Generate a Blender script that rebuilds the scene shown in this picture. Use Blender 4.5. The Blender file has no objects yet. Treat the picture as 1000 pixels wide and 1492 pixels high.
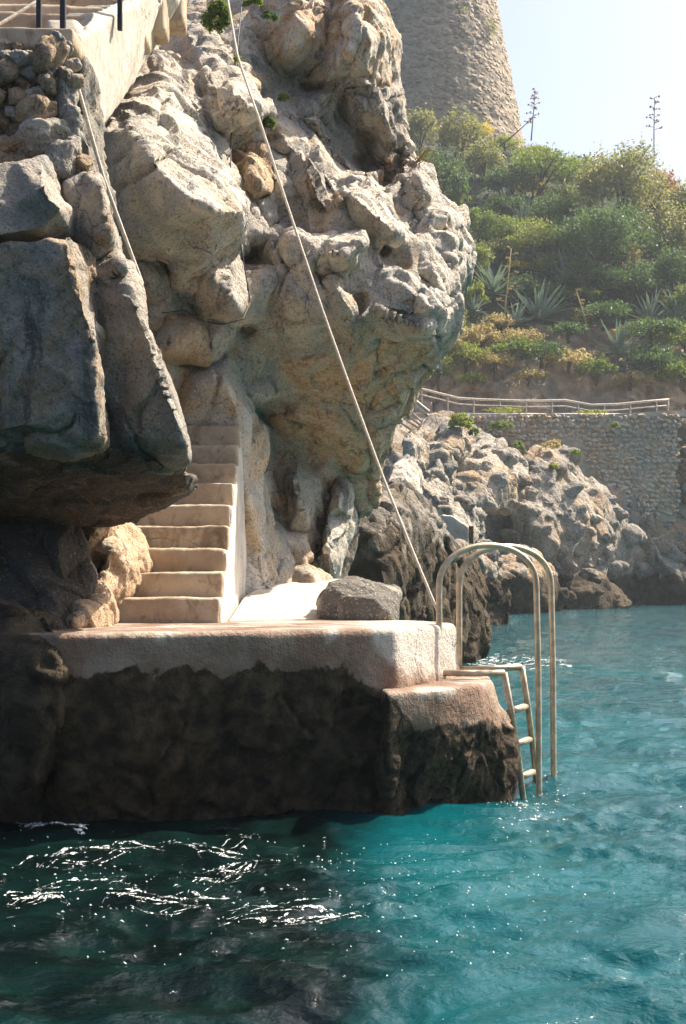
import bpy, bmesh, math, random
import numpy as np
from mathutils import Vector, Matrix
from mathutils.geometry import delaunay_2d_cdt

# ------------------------------------------------------------------ camera
SC = bpy.context.scene
COL = SC.collection
F, CX, HY, CZ = 2072.0, 500.0, 838.0, 1.70       # focal length / principal point in photo pixels, eye height (m)
cam_d = bpy.data.cameras.new('camera')
cam = bpy.data.objects.new('camera', cam_d); COL.objects.link(cam)
cam.location = (0, 0, CZ); cam.rotation_euler = (math.radians(90), 0, 0)
cam_d.sensor_fit = 'VERTICAL'; cam_d.sensor_height = 36.0; cam_d.lens = 50.0
cam_d.shift_y = (HY - 746.0) / 1492.0
cam_d.clip_start = 0.1; cam_d.clip_end = 5000
SC.camera = cam
# ------------------------------------------------------------------ world, sun, exposure
ELEV, AZ = math.radians(50.0), math.radians(59.0)   # azimuth from +Y (away from camera) towards +X
world = bpy.data.worlds.new('World'); SC.world = world; world.use_nodes = True
wn = world.node_tree.nodes; wn.clear()
wo = wn.new('ShaderNodeOutputWorld'); wb = wn.new('ShaderNodeBackground'); sk = wn.new('ShaderNodeTexSky')
sk.sky_type = 'NISHITA'; sk.sun_disc = False; sk.sun_elevation = ELEV; sk.sun_rotation = AZ
sk.air_density = 0.7; sk.dust_density = 3.8; sk.ozone_density = 1.0
wb.inputs['Strength'].default_value = 0.090
world.node_tree.links.new(sk.outputs[0], wb.inputs[0]); world.node_tree.links.new(wb.outputs[0], wo.inputs[0])
sun_d = bpy.data.lights.new('sun', 'SUN'); sun_d.energy = 4.3; sun_d.angle = math.radians(0.53); sun_d.color = (1.0, 0.90, 0.76)
sun = bpy.data.objects.new('sun', sun_d); COL.objects.link(sun)
SUN = Vector((math.cos(ELEV) * math.sin(AZ), math.cos(ELEV) * math.cos(AZ), math.sin(ELEV)))
sun.rotation_euler = SUN.to_track_quat('Z', 'Y').to_euler(); sun.location = (20, 20, 40)
vs = SC.view_settings
vs.view_transform = 'Standard'; vs.look = 'None'; vs.gamma = 1.0; vs.use_curve_mapping = False; vs.exposure = 1.42
SC.cycles.max_bounces = 8; SC.cycles.diffuse_bounces = 5; SC.cycles.glossy_bounces = 3
SC.cycles.volume_bounces = 1
SC.cycles.use_denoising = True; SC.cycles.denoising_input_passes = 'RGB_ALBEDO_NORMAL'; SC.cycles.use_adaptive_sampling = False
SC.cycles.sample_clamp_indirect = 6.0
SC.cycles.caustics_reflective = False; SC.cycles.caustics_refractive = False

rng = np.random.default_rng(7)
random.seed(11)

def W(px, py, D):
    """point seen at photo pixel (px, py) at distance D in front of the camera"""
    return Vector(((px - CX) / F * D, D, CZ - (py - HY) / F * D))

# ------------------------------------------------------------------ noise (numpy)
_r = np.random.default_rng(3)
PERM = np.concatenate([_r.permutation(256)] * 3).astype(np.int32)
GRAD = _r.normal(size=(256, 3)).astype(np.float32); GRAD /= np.linalg.norm(GRAD, axis=1)[:, None]
def perlin(p):
    p = p.astype(np.float32); i = np.floor(p).astype(np.int32); f = p - i
    u = f * f * f * (f * (f * 6 - 15) + 10); i &= 255
    out = 0
    for dx in (0, 1):
        ax = PERM[(i[:, 0] + dx) & 255]; wx = u[:, 0] if dx else 1 - u[:, 0]
        for dy in (0, 1):
            ay = PERM[(ax + i[:, 1] + dy) & 255]; wy = wx * (u[:, 1] if dy else 1 - u[:, 1])
            for dz in (0, 1):
                g = GRAD[PERM[(ay + i[:, 2] + dz) & 255]]
                d = g[:, 0] * (f[:, 0] - dx) + g[:, 1] * (f[:, 1] - dy) + g[:, 2] * (f[:, 2] - dz)
                out = out + wy * (u[:, 2] if dz else 1 - u[:, 2]) * d
    return out * 1.5
def fbm(p, o=4, lac=2.03, gain=0.5):
    s = 0; a = 1.0
    for k in range(o):
        s = s + a * perlin(p + 17.3 * k); p = p * lac; a *= gain
    return s
def ridged(p, o=4, lac=2.1, gain=0.5):
    s = 0; a = 1.0
    for k in range(o):
        s = s + a * (1 - 2 * np.abs(perlin(p + 31.7 * k))); p = p * lac; a *= gain
    return s
JIT = _r.random((256, 3)).astype(np.float32)
def worley(p):
    p = p.astype(np.float32); i = np.floor(p).astype(np.int32); f = p - i
    f1 = np.full(len(p), 9.0, np.float32); f2 = f1.copy(); cid = np.zeros(len(p), np.int32); off = np.zeros_like(p)
    for dx in (-1, 0, 1):
        a = PERM[(i[:, 0] + dx) & 255]
        for dy in (-1, 0, 1):
            b = PERM[(a + i[:, 1] + dy) & 255]
            for dz in (-1, 0, 1):
                h = PERM[(b + i[:, 2] + dz) & 255]; j = JIT[h]
                w = j - f + np.array([dx, dy, dz], np.float32); d = np.sqrt((w * w).sum(1))
                n = d < f1; off[n] = w[n]
                f2 = np.where(n, f1, np.minimum(f2, d)); cid = np.where(n, h, cid); f1 = np.where(n, d, f1)
    return f1, f2, cid, off
TV = _r.random(256).astype(np.float32) * 2 - 1
_rot = np.linalg.qr(_r.normal(size=(3, 3)))[0].astype(np.float32)
def chisel(p):
    """noise made of flat facets meeting in sharp creases"""
    p = p.astype(np.float32) @ _rot; i = np.floor(p).astype(np.int32); f = p - i
    o = np.argsort(-f, axis=1); fs = np.take_along_axis(f, o, 1)
    c = i.copy(); r = np.arange(len(p))
    val = lambda c: TV[PERM[(PERM[(PERM[c[:, 0] & 255] + c[:, 1]) & 255] + c[:, 2]) & 255]]
    v = val(c); out = v.copy()
    for k in range(3):
        c[r, o[:, k]] += 1; w = val(c); out += (w - v) * fs[:, k]; v = w
    return out
def sstep(a, b, x):
    t = np.clip((x - a) / (b - a), 0, 1); return t * t * (3 - 2 * t)

# ------------------------------------------------------------------ object helpers
def link(o, parent=None):
    COL.objects.link(o)
    if parent is not None: o.parent = parent
    return o
def tag(o, label=None, cat=None, group=None, kind=None):
    if label: o['label'] = label
    if cat: o['category'] = cat
    if group: o['group'] = group
    if kind: o['kind'] = kind
    return o
def empty(name, loc=(0, 0, 0), **kw):
    o = bpy.data.objects.new(name, None); link(o); o.location = loc; o.empty_display_size = 0.2
    return tag(o, **kw)
def adopt(o, parent):
    """parent while the mesh keeps its world coordinates"""
    o.parent = parent
    o.matrix_parent_inverse = Matrix.Translation(-Vector(parent.location))
    return o
def mesh_np(name, v, f, mat=None, smooth=False):
    me = bpy.data.meshes.new(name)
    v = np.asarray(v, np.float32); f = np.asarray(f, np.int32); k = f.shape[1]
    me.vertices.add(len(v)); me.vertices.foreach_set('co', v.ravel())
    me.loops.add(f.size); me.loops.foreach_set('vertex_index', f.ravel())
    me.polygons.add(len(f)); me.polygons.foreach_set('loop_start', np.arange(0, f.size, k, dtype=np.int32))
    me.update(calc_edges=True)
    if smooth: me.polygons.foreach_set('use_smooth', np.ones(len(f), bool))
    if mat: me.materials.append(mat)
    return me
def bm_obj(name, bm, mat, parent=None, smooth=False, keep=True):
    me = bpy.data.meshes.new(name); bm.normal_update(); bm.to_mesh(me); bm.free()
    if smooth: me.polygons.foreach_set('use_smooth', np.ones(len(me.polygons), bool))
    me.materials.append(mat)
    o = link(bpy.data.objects.new(name, me))
    if parent is not None: adopt(o, parent)
    return o
def tube(name, pts, r, mat, parent=None, seg=10, caps=True, radii=None):
    pts = [Vector(p) for p in pts]; v = []; f = []; n = len(pts)
    up = None
    for i, p in enumerate(pts):
        t = (pts[min(i + 1, n - 1)] - pts[max(i - 1, 0)]).normalized()
        if up is None:
            up = t.orthogonal().normalized()
        up = (up - t * up.dot(t)).normalized(); b = t.cross(up)
        rr = radii[i] if radii else r
        for k in range(seg):
            a = 2 * math.pi * k / seg
            v.append(p + (up * math.cos(a) + b * math.sin(a)) * rr)
    for i in range(n - 1):
        for k in range(seg):
            k2 = (k + 1) % seg
            f.append((i * seg + k, i * seg + k2, (i + 1) * seg + k2, (i + 1) * seg + k))
    if caps:
        f.append(tuple(range(seg))[::-1]); f.append(tuple((n - 1) * seg + k for k in range(seg)))
    me = bpy.data.meshes.new(name); me.from_pydata([tuple(x) for x in v], [], f); me.update()
    me.polygons.foreach_set('use_smooth', np.array([len(p.vertices) == 4 for p in me.polygons]))
    me.materials.append(mat)
    o = link(bpy.data.objects.new(name, me))
    if parent is not None: adopt(o, parent)
    return o

def remesh(v, f, voxel):
    bm = bmesh.new(); bv = [bm.verts.new(x) for x in v]
    for q in f:
        try: bm.faces.new([bv[i] for i in q])
        except ValueError: pass
    bmesh.ops.recalc_face_normals(bm, faces=bm.faces)
    me = bpy.data.meshes.new('tmp'); bm.to_mesh(me); bm.free()
    o = bpy.data.objects.new('tmp', me); COL.objects.link(o)
    m = o.modifiers.new('r', 'REMESH'); m.mode = 'VOXEL'; m.voxel_size = voxel
    dg = bpy.context.evaluated_depsgraph_get()
    ev = o.evaluated_get(dg); em = ev.to_mesh()
    nv = len(em.vertices); P = np.empty(nv * 3, np.float32); em.vertices.foreach_get('co', P); P = P.reshape(-1, 3)
    nl = len(em.loops); L = np.empty(nl, np.int32); em.loops.foreach_get('vertex_index', L)
    Q = L.reshape(-1, 4)
    ev.to_mesh_clear()
    bpy.data.objects.remove(o); bpy.data.meshes.remove(me)
    return P.copy(), Q.copy()
def normals(P, Q):
    n = np.cross(P[Q[:, 2]] - P[Q[:, 0]], P[Q[:, 3]] - P[Q[:, 1]])
    N = np.zeros_like(P)
    for k in range(4): 
        for c in range(3): N[:, c] += np.bincount(Q[:, k], n[:, c], len(P))
    return N / (np.linalg.norm(N, axis=1)[:, None] + 1e-9)
def relax(P, Q, it):
    e = np.concatenate([Q[:, [0, 1]], Q[:, [1, 2]], Q[:, [2, 3]], Q[:, [3, 0]]])
    cnt = np.bincount(e[:, 0], minlength=len(P)) + np.bincount(e[:, 1], minlength=len(P))
    for _ in range(it):
        S = np.empty_like(P)
        for c in range(3):
            S[:, c] = np.bincount(e[:, 0], P[e[:, 1], c], len(P)) + np.bincount(e[:, 1], P[e[:, 0], c], len(P))
        P = 0.4 * P + 0.6 * S / cnt[:, None]
    return P

STRATA = np.array([0.62, 0.35, 0.70], np.float32); STRATA /= np.linalg.norm(STRATA)   # bedding dips to the lower right
def weather(P, N, s=1.0, amp=1.0, strata=1.0, cracks=1.0, seed=0.0, mask=None):
    """weathered limestone relief, s = feature size"""
    q = P / s + seed
    warp = np.stack([fbm(q * 0.9 + k * 40, 3) for k in (1, 2, 3)], 1)
    qs = q + 0.10 * warp
    d = 0.085 * chisel(qs * np.array([1.5, 1.5, 1.1])) + 0.042 * chisel(qs * 3.3 + 11) + 0.016 * chisel(qs * 7.9 + 23)
    # bedding ledges
    h = (q @ STRATA) * 3.6 + warp[:, 0] * 1.6 + fbm(q * 2.5, 2) * 0.45
    fr = h - np.floor(h)
    lh = PERM[(np.floor(h).astype(np.int32)) & 255] / 255.0
    ledge = (1 - fr) ** 1.5 * (0.35 + 0.65 * lh) - sstep(0.9, 1.0, fr) * 0.25
    d = d + strata * 0.060 * (ledge - 0.3) * (0.45 + 0.55 * sstep(-0.25, 0.35, perlin(q * 0.8 + 77)))
    # joints and chiselled facets: every cell is a tilted plane of its own
    f1, f2, cid, off = worley(q * np.array([1.5, 1.5, 1.1]) + warp * 0.28)
    d = d - cracks * 0.065 * (1 - sstep(0.0, 0.055, f2 - f1)) * sstep(-0.2, 0.25, perlin(q * 1.1 + 9))
    d = d + cracks * 0.05 * (JIT[cid, 0] - 0.5) + 0.09 * ((JIT[cid] - 0.5) * off).sum(1)
    g1, g2, gid, goff = worley(q * np.array([4.6, 4.6, 3.6]) + warp * 0.9 + 50)
    rough = 0.35 + 0.65 * sstep(-0.2, 0.3, perlin(q * 0.9 + 21))
    d = d + rough * (0.020 * ((JIT[gid] - 0.5) * goff).sum(1) + 0.006 * (JIT[gid, 1] - 0.5)) - 0.008 * rough * (1 - sstep(0.0, 0.07, g2 - g1))
    # pits and flakes
    d = d + 0.016 * ridged(q * 5.0 + warp, 3) * rough + 0.009 * fbm(q * 17, 3) * rough
    d = d * s * amp
    if mask is not None: d = d * mask
    return P + N * d[:, None] + warp * (0.012 * s * amp if mask is None else 0.012 * s * amp * mask[:, None])

def rock_mesh(name, v, f, voxel, mat, smooth=1, s=1.0, amp=1.0, strata=1.0, cracks=1.0, seed=0.0, maskf=None, post=None, trim=None):
    P, Q = remesh(v, f, voxel)
    P = relax(P, Q, smooth)
    N = normals(P, Q)
    mask = maskf(P) if maskf else None
    P = weather(P, N, s, amp, strata, cracks, seed, mask)
    if post: P = post(P)
    if trim is not None:                       # the face buried deep inside the mass behind is left off
        fn = np.cross(P[Q[:, 2]] - P[Q[:, 0]], P[Q[:, 3]] - P[Q[:, 1]]); fn /= np.linalg.norm(fn, axis=1)[:, None] + 1e-9
        Q = Q[~((fn[:, 1] > 0.12) & (P[Q, 1].mean(1) > trim))]
        u, inv = np.unique(Q, return_inverse=True); P = P[u]; Q = inv.reshape(-1, 4).astype(np.int32)
    return mesh_np(name, P, Q, mat, smooth=False)

def block(name, parent, outline, interior=(), thick=0.9, voxel=0.02, mat=None, tint=(0.3, 0.2, 0.5), shrink=0.85, seed=None, drop=0.0, edges=(), dd=0.0, **kw):
    """rock whose camera side is given by an outline and inner ridge points (photo px, py, distance)"""
    allp = [(float(p[0]), float(p[1]), p[2] + dd) for p in list(outline) + list(interior)]
    n = len(outline)
    v2 = [Vector((p[0], p[1])) for p in allp]
    ed = [(i, (i + 1) % n) for i in range(n)] + list(edges)
    ov, oe, of, iv, ie, jf = delaunay_2d_cdt(v2, ed, [], 1, 1e-4)
    D = []
    for i, q in enumerate(ov):
        if iv[i]: D.append(allp[iv[i][0]][2])
        else:
            k = sorted(range(n), key=lambda j: (v2[j] - q).length)[:2]; D.append((allp[k[0]][2] + allp[k[1]][2]) / 2)
    front = [W(q[0], q[1], d) for q, d in zip(ov, D)]
    # boundary loop = outline
    idx = {}
    for i, o in enumerate(iv):
        for k in o: idx[k] = i
    loop = [idx[k] for k in range(n)]
    v = list(front); f = [tuple(t) for t in of]
    c = sum((front[i] for i in loop), Vector()) / n
    dm = max(front[i].y for i in loop)
    base = len(v)
    for i in loop:
        p = front[i]; w = c + (p - c) * shrink
        v.append(Vector((w.x, max(p.y, dm - 0.3 * thick) + thick, w.z - drop)))
    for k in range(n):
        a, b = loop[k], loop[(k + 1) % n]
        f.append((a, b, base + (k + 1) % n, base + k))
    f.append(tuple(base + k for k in range(n)))
    seed = seed if seed is not None else random.random() * 0.0
    me = rock_mesh(name, v, f, voxel, mat, seed=seed, trim=(dm + 0.25 * thick) if (parent is not None or name == 'cliff') else None, **kw)
    o = link(bpy.data.objects.new(name, me)); o.color = (*tint, 1)
    if parent is not None: adopt(o, parent)
    return o

# ------------------------------------------------------------------ materials
class NT:
    def __init__(s, name):
        s.m = bpy.data.materials.new(name); s.m.use_nodes = True; s.t = s.m.node_tree; s.t.nodes.clear()
        s.out = s.n('ShaderNodeOutputMaterial')
    def n(s, typ, ins=None, **kw):
        o = s.t.nodes.new(typ)
        for k, v in kw.items(): setattr(o, k, v)
        for k, v in (ins or {}).items(): s.set(o.inputs[k], v)
        return o
    def set(s, sock, v):
        if isinstance(v, bpy.types.NodeSocket): s.t.links.new(v, sock)
        else: sock.default_value = v if not (isinstance(v, tuple) and len(v) == 3 and sock.type == 'RGBA') else (*v, 1)
    def pos(s): return s.n('ShaderNodeNewGeometry').outputs['Position']
    def mapping(s, vec, scale=(1, 1, 1), rot=(0, 0, 0), loc=(0, 0, 0)):
        return s.n('ShaderNodeMapping', {'Vector': vec, 'Scale': scale, 'Rotation': rot, 'Location': loc}).outputs[0]
    def noise(s, vec, scale, detail=5.0, rough=0.55, dist=0.0):
        return s.n('ShaderNodeTexNoise', {'Vector': vec, 'Scale': scale, 'Detail': detail, 'Roughness': rough, 'Distortion': dist}).outputs['Fac']
    def voro(s, vec, scale, feature='F1', out='Distance'):
        return s.n('ShaderNodeTexVoronoi', {'Vector': vec, 'Scale': scale}, feature=feature).outputs[out]
    def mr(s, x, a, b, c=0.0, d=1.0, smooth=True):
        return s.n('ShaderNodeMapRange', {0: x, 1: a, 2: b, 3: c, 4: d}, interpolation_type='SMOOTHSTEP' if smooth else 'LINEAR').outputs[0]
    def math(s, op, a, b=0.0, clamp=False):
        return s.n('ShaderNodeMath', {0: a, 1: b}, operation=op, use_clamp=clamp).outputs[0]
    def mix(s, fac, a, b, bt='MIX'):
        o = s.n('ShaderNodeMix', data_type='RGBA', blend_type=bt)
        s.set(o.inputs[0], fac); s.set(o.inputs[6], a); s.set(o.inputs[7], b); return o.outputs[2]
    def bump(s, h, strength=0.5, dist=0.02, normal=None):
        o = s.n('ShaderNodeBump', {'Height': h, 'Strength': strength, 'Distance': dist})
        if normal: s.set(o.inputs['Normal'], normal)
        return o.outputs[0]
    def principled(s, col, rough=0.85, normal=None, **ins):
        p = s.n('ShaderNodeBsdfPrincipled', {'Base Color': col, 'Roughness': rough, **ins})
        if normal: s.set(p.inputs['Normal'], normal)
        s.t.links.new(p.outputs[0], s.out.inputs[0]); return p

def limestone(name, s=1.0, tide=None, bump=1.0, veg=0.0):
    """grey-cream limestone; the object colour sets (ochre staining, dark staining, lightness)"""
    k = NT(name); p = k.pos(); q = k.mapping(p, (1 / s,) * 3)
    oc = k.n('ShaderNodeSeparateColor', {0: k.n('ShaderNodeObjectInfo').outputs['Color']})
    R, G, B = oc.outputs
    n1 = k.noise(q, 1.1, 7, 0.6); n2 = k.noise(q, 3.7, 6, 0.62, 0.4); n3 = k.noise(q, 17, 6, 0.65)
    col = k.mix(k.mr(n1, 0.35, 0.68), (0.41, 0.365, 0.30), (0.60, 0.515, 0.415))
    col = k.mix(k.math('MULTIPLY', k.mr(n2, 0.46, 0.64), 0.72), col, (0.285, 0.285, 0.27))
    och = k.noise(k.mapping(q, (1.3, 1.3, 0.9), loc=(4, 2, 7)), 1.6, 8, 0.65, 0.6)
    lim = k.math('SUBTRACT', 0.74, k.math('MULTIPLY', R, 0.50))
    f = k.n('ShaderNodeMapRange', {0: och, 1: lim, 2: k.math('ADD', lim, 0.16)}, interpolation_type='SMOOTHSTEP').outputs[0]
    oco = k.mix(k.mr(n3, 0.3, 0.7), (0.41, 0.25, 0.135), (0.53, 0.38, 0.225))
    col = k.mix(k.math('MULTIPLY', f, 0.85), col, oco)
    # dark water streaks, running down
    st = k.noise(k.mapping(q, (2.2, 2.2, 0.45), rot=(0, 0.35, 0)), 1.5, 8, 0.65, 0.3)
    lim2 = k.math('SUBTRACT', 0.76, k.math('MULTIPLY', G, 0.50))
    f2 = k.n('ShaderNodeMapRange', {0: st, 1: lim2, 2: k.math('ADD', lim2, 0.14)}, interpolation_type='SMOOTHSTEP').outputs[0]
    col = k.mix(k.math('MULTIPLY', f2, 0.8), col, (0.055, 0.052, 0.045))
    wv = k.n('ShaderNodeVectorMath', {0: q, 1: k.n('ShaderNodeVectorMath', {0: k.n('ShaderNodeTexNoise', {'Vector': q, 'Scale': 2.5, 'Detail': 6.0}).outputs['Color'], 3: 0.5}, operation='SCALE').outputs[0]}, operation='ADD').outputs[0]
    fis = k.voro(k.mapping(wv, (1.6, 1, 0.7), rot=(0.3, 0.8, 0)), 1.7, 'DISTANCE_TO_EDGE')
    fis = k.math('MULTIPLY', k.mr(fis, 0.014, 0.002), k.mr(k.noise(q, 1.7, 3), 0.50, 0.60))
    col = k.mix(k.math('MULTIPLY', fis, 0.5), col, (0.06, 0.052, 0.042))
    # pits, lichen specks
    n4 = k.noise(q, 42, 4, 0.7); col = k.mix(k.mr(n4, 0.55, 0.70, 0, 0.7), col, (0.66, 0.59, 0.49)); col = k.mix(k.mr(n4, 0.47, 0.34, 0, 0.72), col, (0.12, 0.10, 0.075))
    col = k.mix(k.mr(n3, 0.43, 0.28, 0, 0.7), col, (0.10, 0.09, 0.075))
    vv = k.voro(q, 23.0)
    col = k.mix(k.mr(vv, 0.16, 0.05, 0, 0.35), col, (0.09, 0.085, 0.07))
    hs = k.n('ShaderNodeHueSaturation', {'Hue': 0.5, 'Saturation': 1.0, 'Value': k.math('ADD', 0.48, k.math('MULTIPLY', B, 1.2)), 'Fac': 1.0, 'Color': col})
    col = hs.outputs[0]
    if tide is not None:
        z = k.n('ShaderNodeSeparateXYZ', {0: p}).outputs[2]
        t = k.math('ADD', z, k.math('MULTIPLY', k.math('SUBTRACT', k.noise(p, 1.9, 6, 0.6), 0.5), tide[1]))
        al = k.mix(k.mr(n2, 0.3, 0.7), (0.030, 0.022, 0.014), (0.11, 0.08, 0.047))
        col = k.mix(k.mr(t, tide[0] + 0.25, tide[0] - 0.1), col, al)
    h = k.math('ADD', k.math('MULTIPLY', k.noise(q, 9, 10, 0.68, 0.3), 1.0), k.math('MULTIPLY', k.mr(k.voro(q, 26, 'F1'), 0, 0.35, 0, 1), 0.22))
    h = k.math('ADD', h, k.math('MULTIPLY', n4, 0.35)); h = k.math('SUBTRACT', h, k.math('MULTIPLY', fis, 0.35))
    k.principled(col, 0.9, k.bump(h, 0.9 * bump, 0.055 * s), **{'Specular IOR Level': 0.25})
    return k.m

def concrete(name, c1=(0.50, 0.43, 0.35), c2=(0.60, 0.53, 0.44), dark=0.5, algae=None, streak=0.0):
    k = NT(name); p = k.pos()
    n1 = k.noise(p, 2.1, 7, 0.6); n2 = k.noise(p, 9, 6, 0.6, 0.3); n3 = k.noise(p, 70, 4, 0.6)
    col = k.mix(k.mr(n1, 0.35, 0.65), c1, c2)
    col = k.mix(k.mr(n2, 0.56, 0.72, 0, dark), col, tuple(x * 0.6 for x in c1))
    col = k.mix(k.mr(n3, 0.5, 0.7, 0, 0.25), col, tuple(x * 0.7 for x in c1))
    if streak:
        stn = k.noise(k.mapping(p, (9, 9, 0.7)), 1.2, 6, 0.6)
        col = k.mix(k.mr(stn, 0.52, 0.7, 0, streak), col, (0.22, 0.19, 0.15))
    n5 = k.noise(k.mapping(p, (1, 1, 0.55), loc=(3, 1, 2)), 4.2, 8, 0.68, 0.8); col = k.mix(k.mr(n5, 0.52, 0.66, 0, dark * 0.7), col, (c1[0] * 0.42, c1[1] * 0.40, c1[2] * 0.36)); col = k.mix(k.mr(n5, 0.42, 0.30, 0, 0.4), col, tuple(min(.8, x * 1.3) for x in c2))
    # hairline cracks
    cr = k.voro(k.mapping(k.n('ShaderNodeVectorMath', {0: p, 1: k.n('ShaderNodeVectorMath', {0: k.n('ShaderNodeTexNoise', {'Vector': p, 'Scale': 3.0, 'Detail': 4.0}).outputs['Color'], 3: 0.35}, operation='SCALE').outputs[0]}, operation='ADD').outputs[0], (1, 1, 1)), 2.3, 'DISTANCE_TO_EDGE')
    crf = k.math('MULTIPLY', k.mr(cr, 0.012, 0.003), k.mr(k.noise(p, 1.3, 3), 0.5, 0.6))
    col = k.mix(k.math('MULTIPLY', crf, 0.7), col, (0.10, 0.08, 0.06))
    rough = 0.9
    if algae is not None:
        z = k.n('ShaderNodeSeparateXYZ', {0: p}).outputs[2]
        nz = k.math('MULTIPLY', k.math('SUBTRACT', k.noise(k.mapping(p, (1, 1, 0.8)), 2.6, 8, 0.62, 0.5), 0.5), 0.62)
        x = k.n('ShaderNodeSeparateXYZ', {0: p}).outputs[0]
        t = k.math('ADD', k.math('ADD', z, nz), k.math('MULTIPLY', k.mr(x, 0.05, 0.6), 0.42))
        pk = k.mix(k.mr(n1, 0.4, 0.62), (0.23, 0.145, 0.10), (0.34, 0.26, 0.195))
        col = k.mix(k.mr(t, algae + 0.40, algae + 0.24), col, pk)
        al = k.mix(k.mr(n2, 0.35, 0.7), (0.026, 0.018, 0.011), (0.105, 0.070, 0.039))
        col = k.mix(k.mr(t, algae + 0.018, algae - 0.018), col, al)
    h = k.math('ADD', k.math('ADD', k.noise(p, 6, 8, 0.6), k.math('MULTIPLY', n3, 0.3)), k.math('MULTIPLY', k.noise(p, 24, 6, 0.7), 0.5))
    h = k.math('SUBTRACT', h, k.math('MULTIPLY', crf, 0.4))
    k.principled(col, rough, k.bump(h, 0.8 if algae else 0.5, 0.05 if algae else 0.02), **{'Specular IOR Level': 0.25})
    return k.m

def plain(name, col, rough=0.6, metal=0.0, bump=0.0, var=0.3, scale=8):
    k = NT(name); p = k.pos(); n = k.noise(p, scale, 5, 0.6)
    c = k.mix(k.mr(n, 0.35, 0.7), tuple(x * (1 - var) for x in col), tuple(min(1, x * (1 + var * 0.6)) for x in col))
    k.principled(c, rough, k.bump(n, bump, 0.01) if bump else None, Metallic=metal)
    return k.m

def leaf_mat(name, c1, c2, trans=0.45, scale=1.2):
    k = NT(name); p = k.pos()
    n = k.noise(p, scale, 4, 0.6); n2 = k.noise(p, scale * 9, 2)
    c = k.mix(k.mr(k.math('ADD', k.math('MULTIPLY', n, 0.6), k.math('MULTIPLY', n2, 0.4)), 0.36, 0.62), c1, c2)
    d = k.n('ShaderNodeBsdfPrincipled', {'Base Color': c, 'Roughness': 0.55, 'Specular IOR Level': 0.35})
    t = k.n('ShaderNodeBsdfTranslucent', {'Color': k.mix(0.5, c, (c2[0] * 1.6, c2[1] * 1.6, c2[2] * 0.8))})
    m = k.n('ShaderNodeMixShader', {0: trans}); k.set(m.inputs[1], d.outputs[0]); k.set(m.inputs[2], t.outputs[0])
    k.t.links.new(m.outputs[0], k.out.inputs[0]); return k.m

M = {}
M['rock'] = limestone('limestone')
M['rock_near'] = limestone('limestone_near', 0.8)
M['rock_tide'] = limestone('limestone_tidal', 2.0, tide=(2.2, 3.0))
M['rock_wet_shade'] = limestone('limestone_wet_shade', 0.9, tide=(3.4, 1.0))  # tidal dark raised over the whole rock, painting its shade too
M['rock_far'] = limestone('limestone_far', 5.0, tide=(1.6, 1.6), bump=1.2)
M['concrete'] = concrete('pale_concrete')
M['stair'] = concrete('stair_concrete', (0.38, 0.275, 0.18), (0.52, 0.415, 0.30), 0.85)
M['stair_side'] = concrete('stair_side_concrete', (0.50, 0.45, 0.38), (0.62, 0.57, 0.49), 0.3, streak=0.4)
M['platform'] = concrete('platform_concrete', (0.52, 0.45, 0.38), (0.62, 0.55, 0.47), 0.5, algae=1.03)
M['plaster'] = concrete('weathered_plaster', (0.47, 0.41, 0.33), (0.58, 0.52, 0.43), 0.3, streak=0.12)
M['steel'] = plain('ladder_steel', (0.56, 0.44, 0.30), 0.42, 0.55, 0.15, 0.3, 14)
M['rust'] = plain('rusty_iron', (0.23, 0.10, 0.045), 0.85, 0.1, 0.3, 0.5, 20)
M['black'] = plain('iron_and_hole_black', (0.012, 0.014, 0.016), 0.5, 0.2)
M['rope'] = plain('bleached_rope', (0.62, 0.54, 0.44), 0.9, 0, 0.6, 0.25, 60)
M['cable'] = plain('black_cable', (0.02, 0.02, 0.02), 0.6)
M['handrail'] = plain('pale_handrail', (0.62, 0.52, 0.42), 0.7)

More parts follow.
